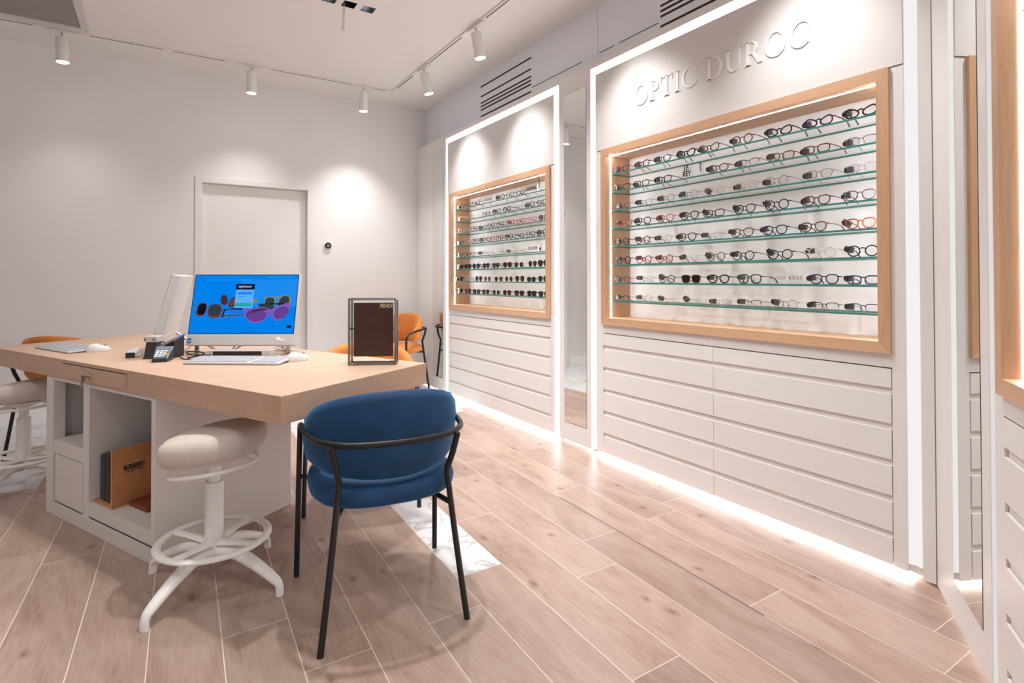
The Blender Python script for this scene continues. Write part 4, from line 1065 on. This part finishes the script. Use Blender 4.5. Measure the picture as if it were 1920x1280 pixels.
plaque('white sign with faint lettering between glasses on the small top shelf', 4.365, 4.185, SHZ[0], .05, 'naturally', .030, .0, 1, WHP, colr=GREYP)
plaque('white sign with EXCLUSIVE lettering on the fifth shelf', 3.655, 3.505, SHZ[4], .055, 'EXCLUSIVE', .034, .0004, .78, WHP)
plaque('small square emblem sign right of the EXCLUSIVE sign', 3.497, 3.465, SHZ[4], .045, 'e', .05, .002, 1, ACR)
plaque('clear acrylic sign with pale lettering between sunglasses on the seventh shelf', 4.770, 4.560, SHZ[6], .055, 'exclusive', .034, .0, 1, ACR, colr=GREYP)

# ------------------------------------------------------------------ lights
def spotlight(loc, d, power, cone, blend=.6, r=.03, col=(1, .98, .97)):
    l = bpy.data.lights.new('lamp', 'SPOT'); l.energy = power; l.spot_size = rad(cone); l.spot_blend = blend; l.shadow_soft_size = r; l.color = col
    o = bpy.data.objects.new('lamp_light', l); COL.objects.link(o); o.location = loc
    o.rotation_euler = Vector(d).to_track_quat('-Z', 'Y').to_euler()
    return o
for i, (p, d) in enumerate(SPOTS):
    if i > 2: d = Vector((.31, -.02, -1))
    spotlight(p, d, [14, 26, 58, 46, 46][i], [100, 100, 96, 86, 86][i], 1.0, .05)
# further spots on the track toward the camera, washing the lettered cabinet
for (x, y, pw) in ((1.982, 2.42, 42), (1.982, 1.36, 40)):
    spotlight((x, y, ZC-.24), (.31, -.02, -1), pw, 84, 1.0, .05)
spotlight((1.235, 3.806, ZC-.02), (0, 0, -1), 60, 90, .7, .03)
spotlight((.971, 3.806, ZC-.02), (0, 0, -1), 60, 90, .7, .03)
# unseen overhead spots without fixtures: some follow the shadows, others added to fill the shop
for (x, y, pw) in ((.35, 3.05, 42), (.72, 2.05, 92), (-.9, 1.2, 36), (1.2, 1.0, 40), (.4, .2, 30), (-1.9, 3.0, 40), (1.3, 2.7, 40), (-.6, -1.2, 40)):
    spotlight((x, y, ZC-.01), (0, 0, -1), pw, 105, .6, .04)
w = bpy.data.worlds.new('world'); SC.world = w; w.use_nodes = True
bg = w.node_tree.nodes['Background']; bg.inputs[0].default_value = (.92, .955, 1.0, 1); bg.inputs[1].default_value = .74

# ------------------------------------------------------------------ camera
FPX, YAW, PIT, ROLL, CYP = 1043.593, .5676, .0122, -.0014, 508.5383
cam = bpy.data.cameras.new('camera'); cam.sensor_width = 36; cam.sensor_fit = 'HORIZONTAL'
cam.lens = FPX/1920*36; cam.shift_x = 0; cam.shift_y = (CYP-640)/1920
cam.clip_start = .02
co = bpy.data.objects.new('camera', cam); COL.objects.link(co)
fwd = Vector((math.sin(YAW), math.cos(YAW), 0)); rt = Vector((math.cos(YAW), -math.sin(YAW), 0)); up = Vector((0, 0, 1))
fw = fwd*math.cos(PIT)+up*math.sin(PIT); uu = up*math.cos(PIT)-fwd*math.sin(PIT)
r2 = rt*math.cos(ROLL)+uu*math.sin(ROLL); u2 = uu*math.cos(ROLL)-rt*math.sin(ROLL)
co.matrix_world = Matrix((( r2.x, u2.x, -fw.x, 0), (r2.y, u2.y, -fw.y, 0), (r2.z, u2.z, -fw.z, 1.15), (0, 0, 0, 1)))
SC.camera = co
SC.view_settings.view_transform = 'Standard'; SC.view_settings.look = 'None'; SC.view_settings.gamma = 1; SC.view_settings.use_curve_mapping = False
SC.view_settings.exposure = 0.6
SC.cycles.transparent_max_bounces = 24; SC.cycles.max_bounces = 10; SC.cycles.diffuse_bounces = 5; SC.cycles.glossy_bounces = 4
SC.cycles.use_denoising = True
SC.cycles.sample_clamp_indirect = 6.0
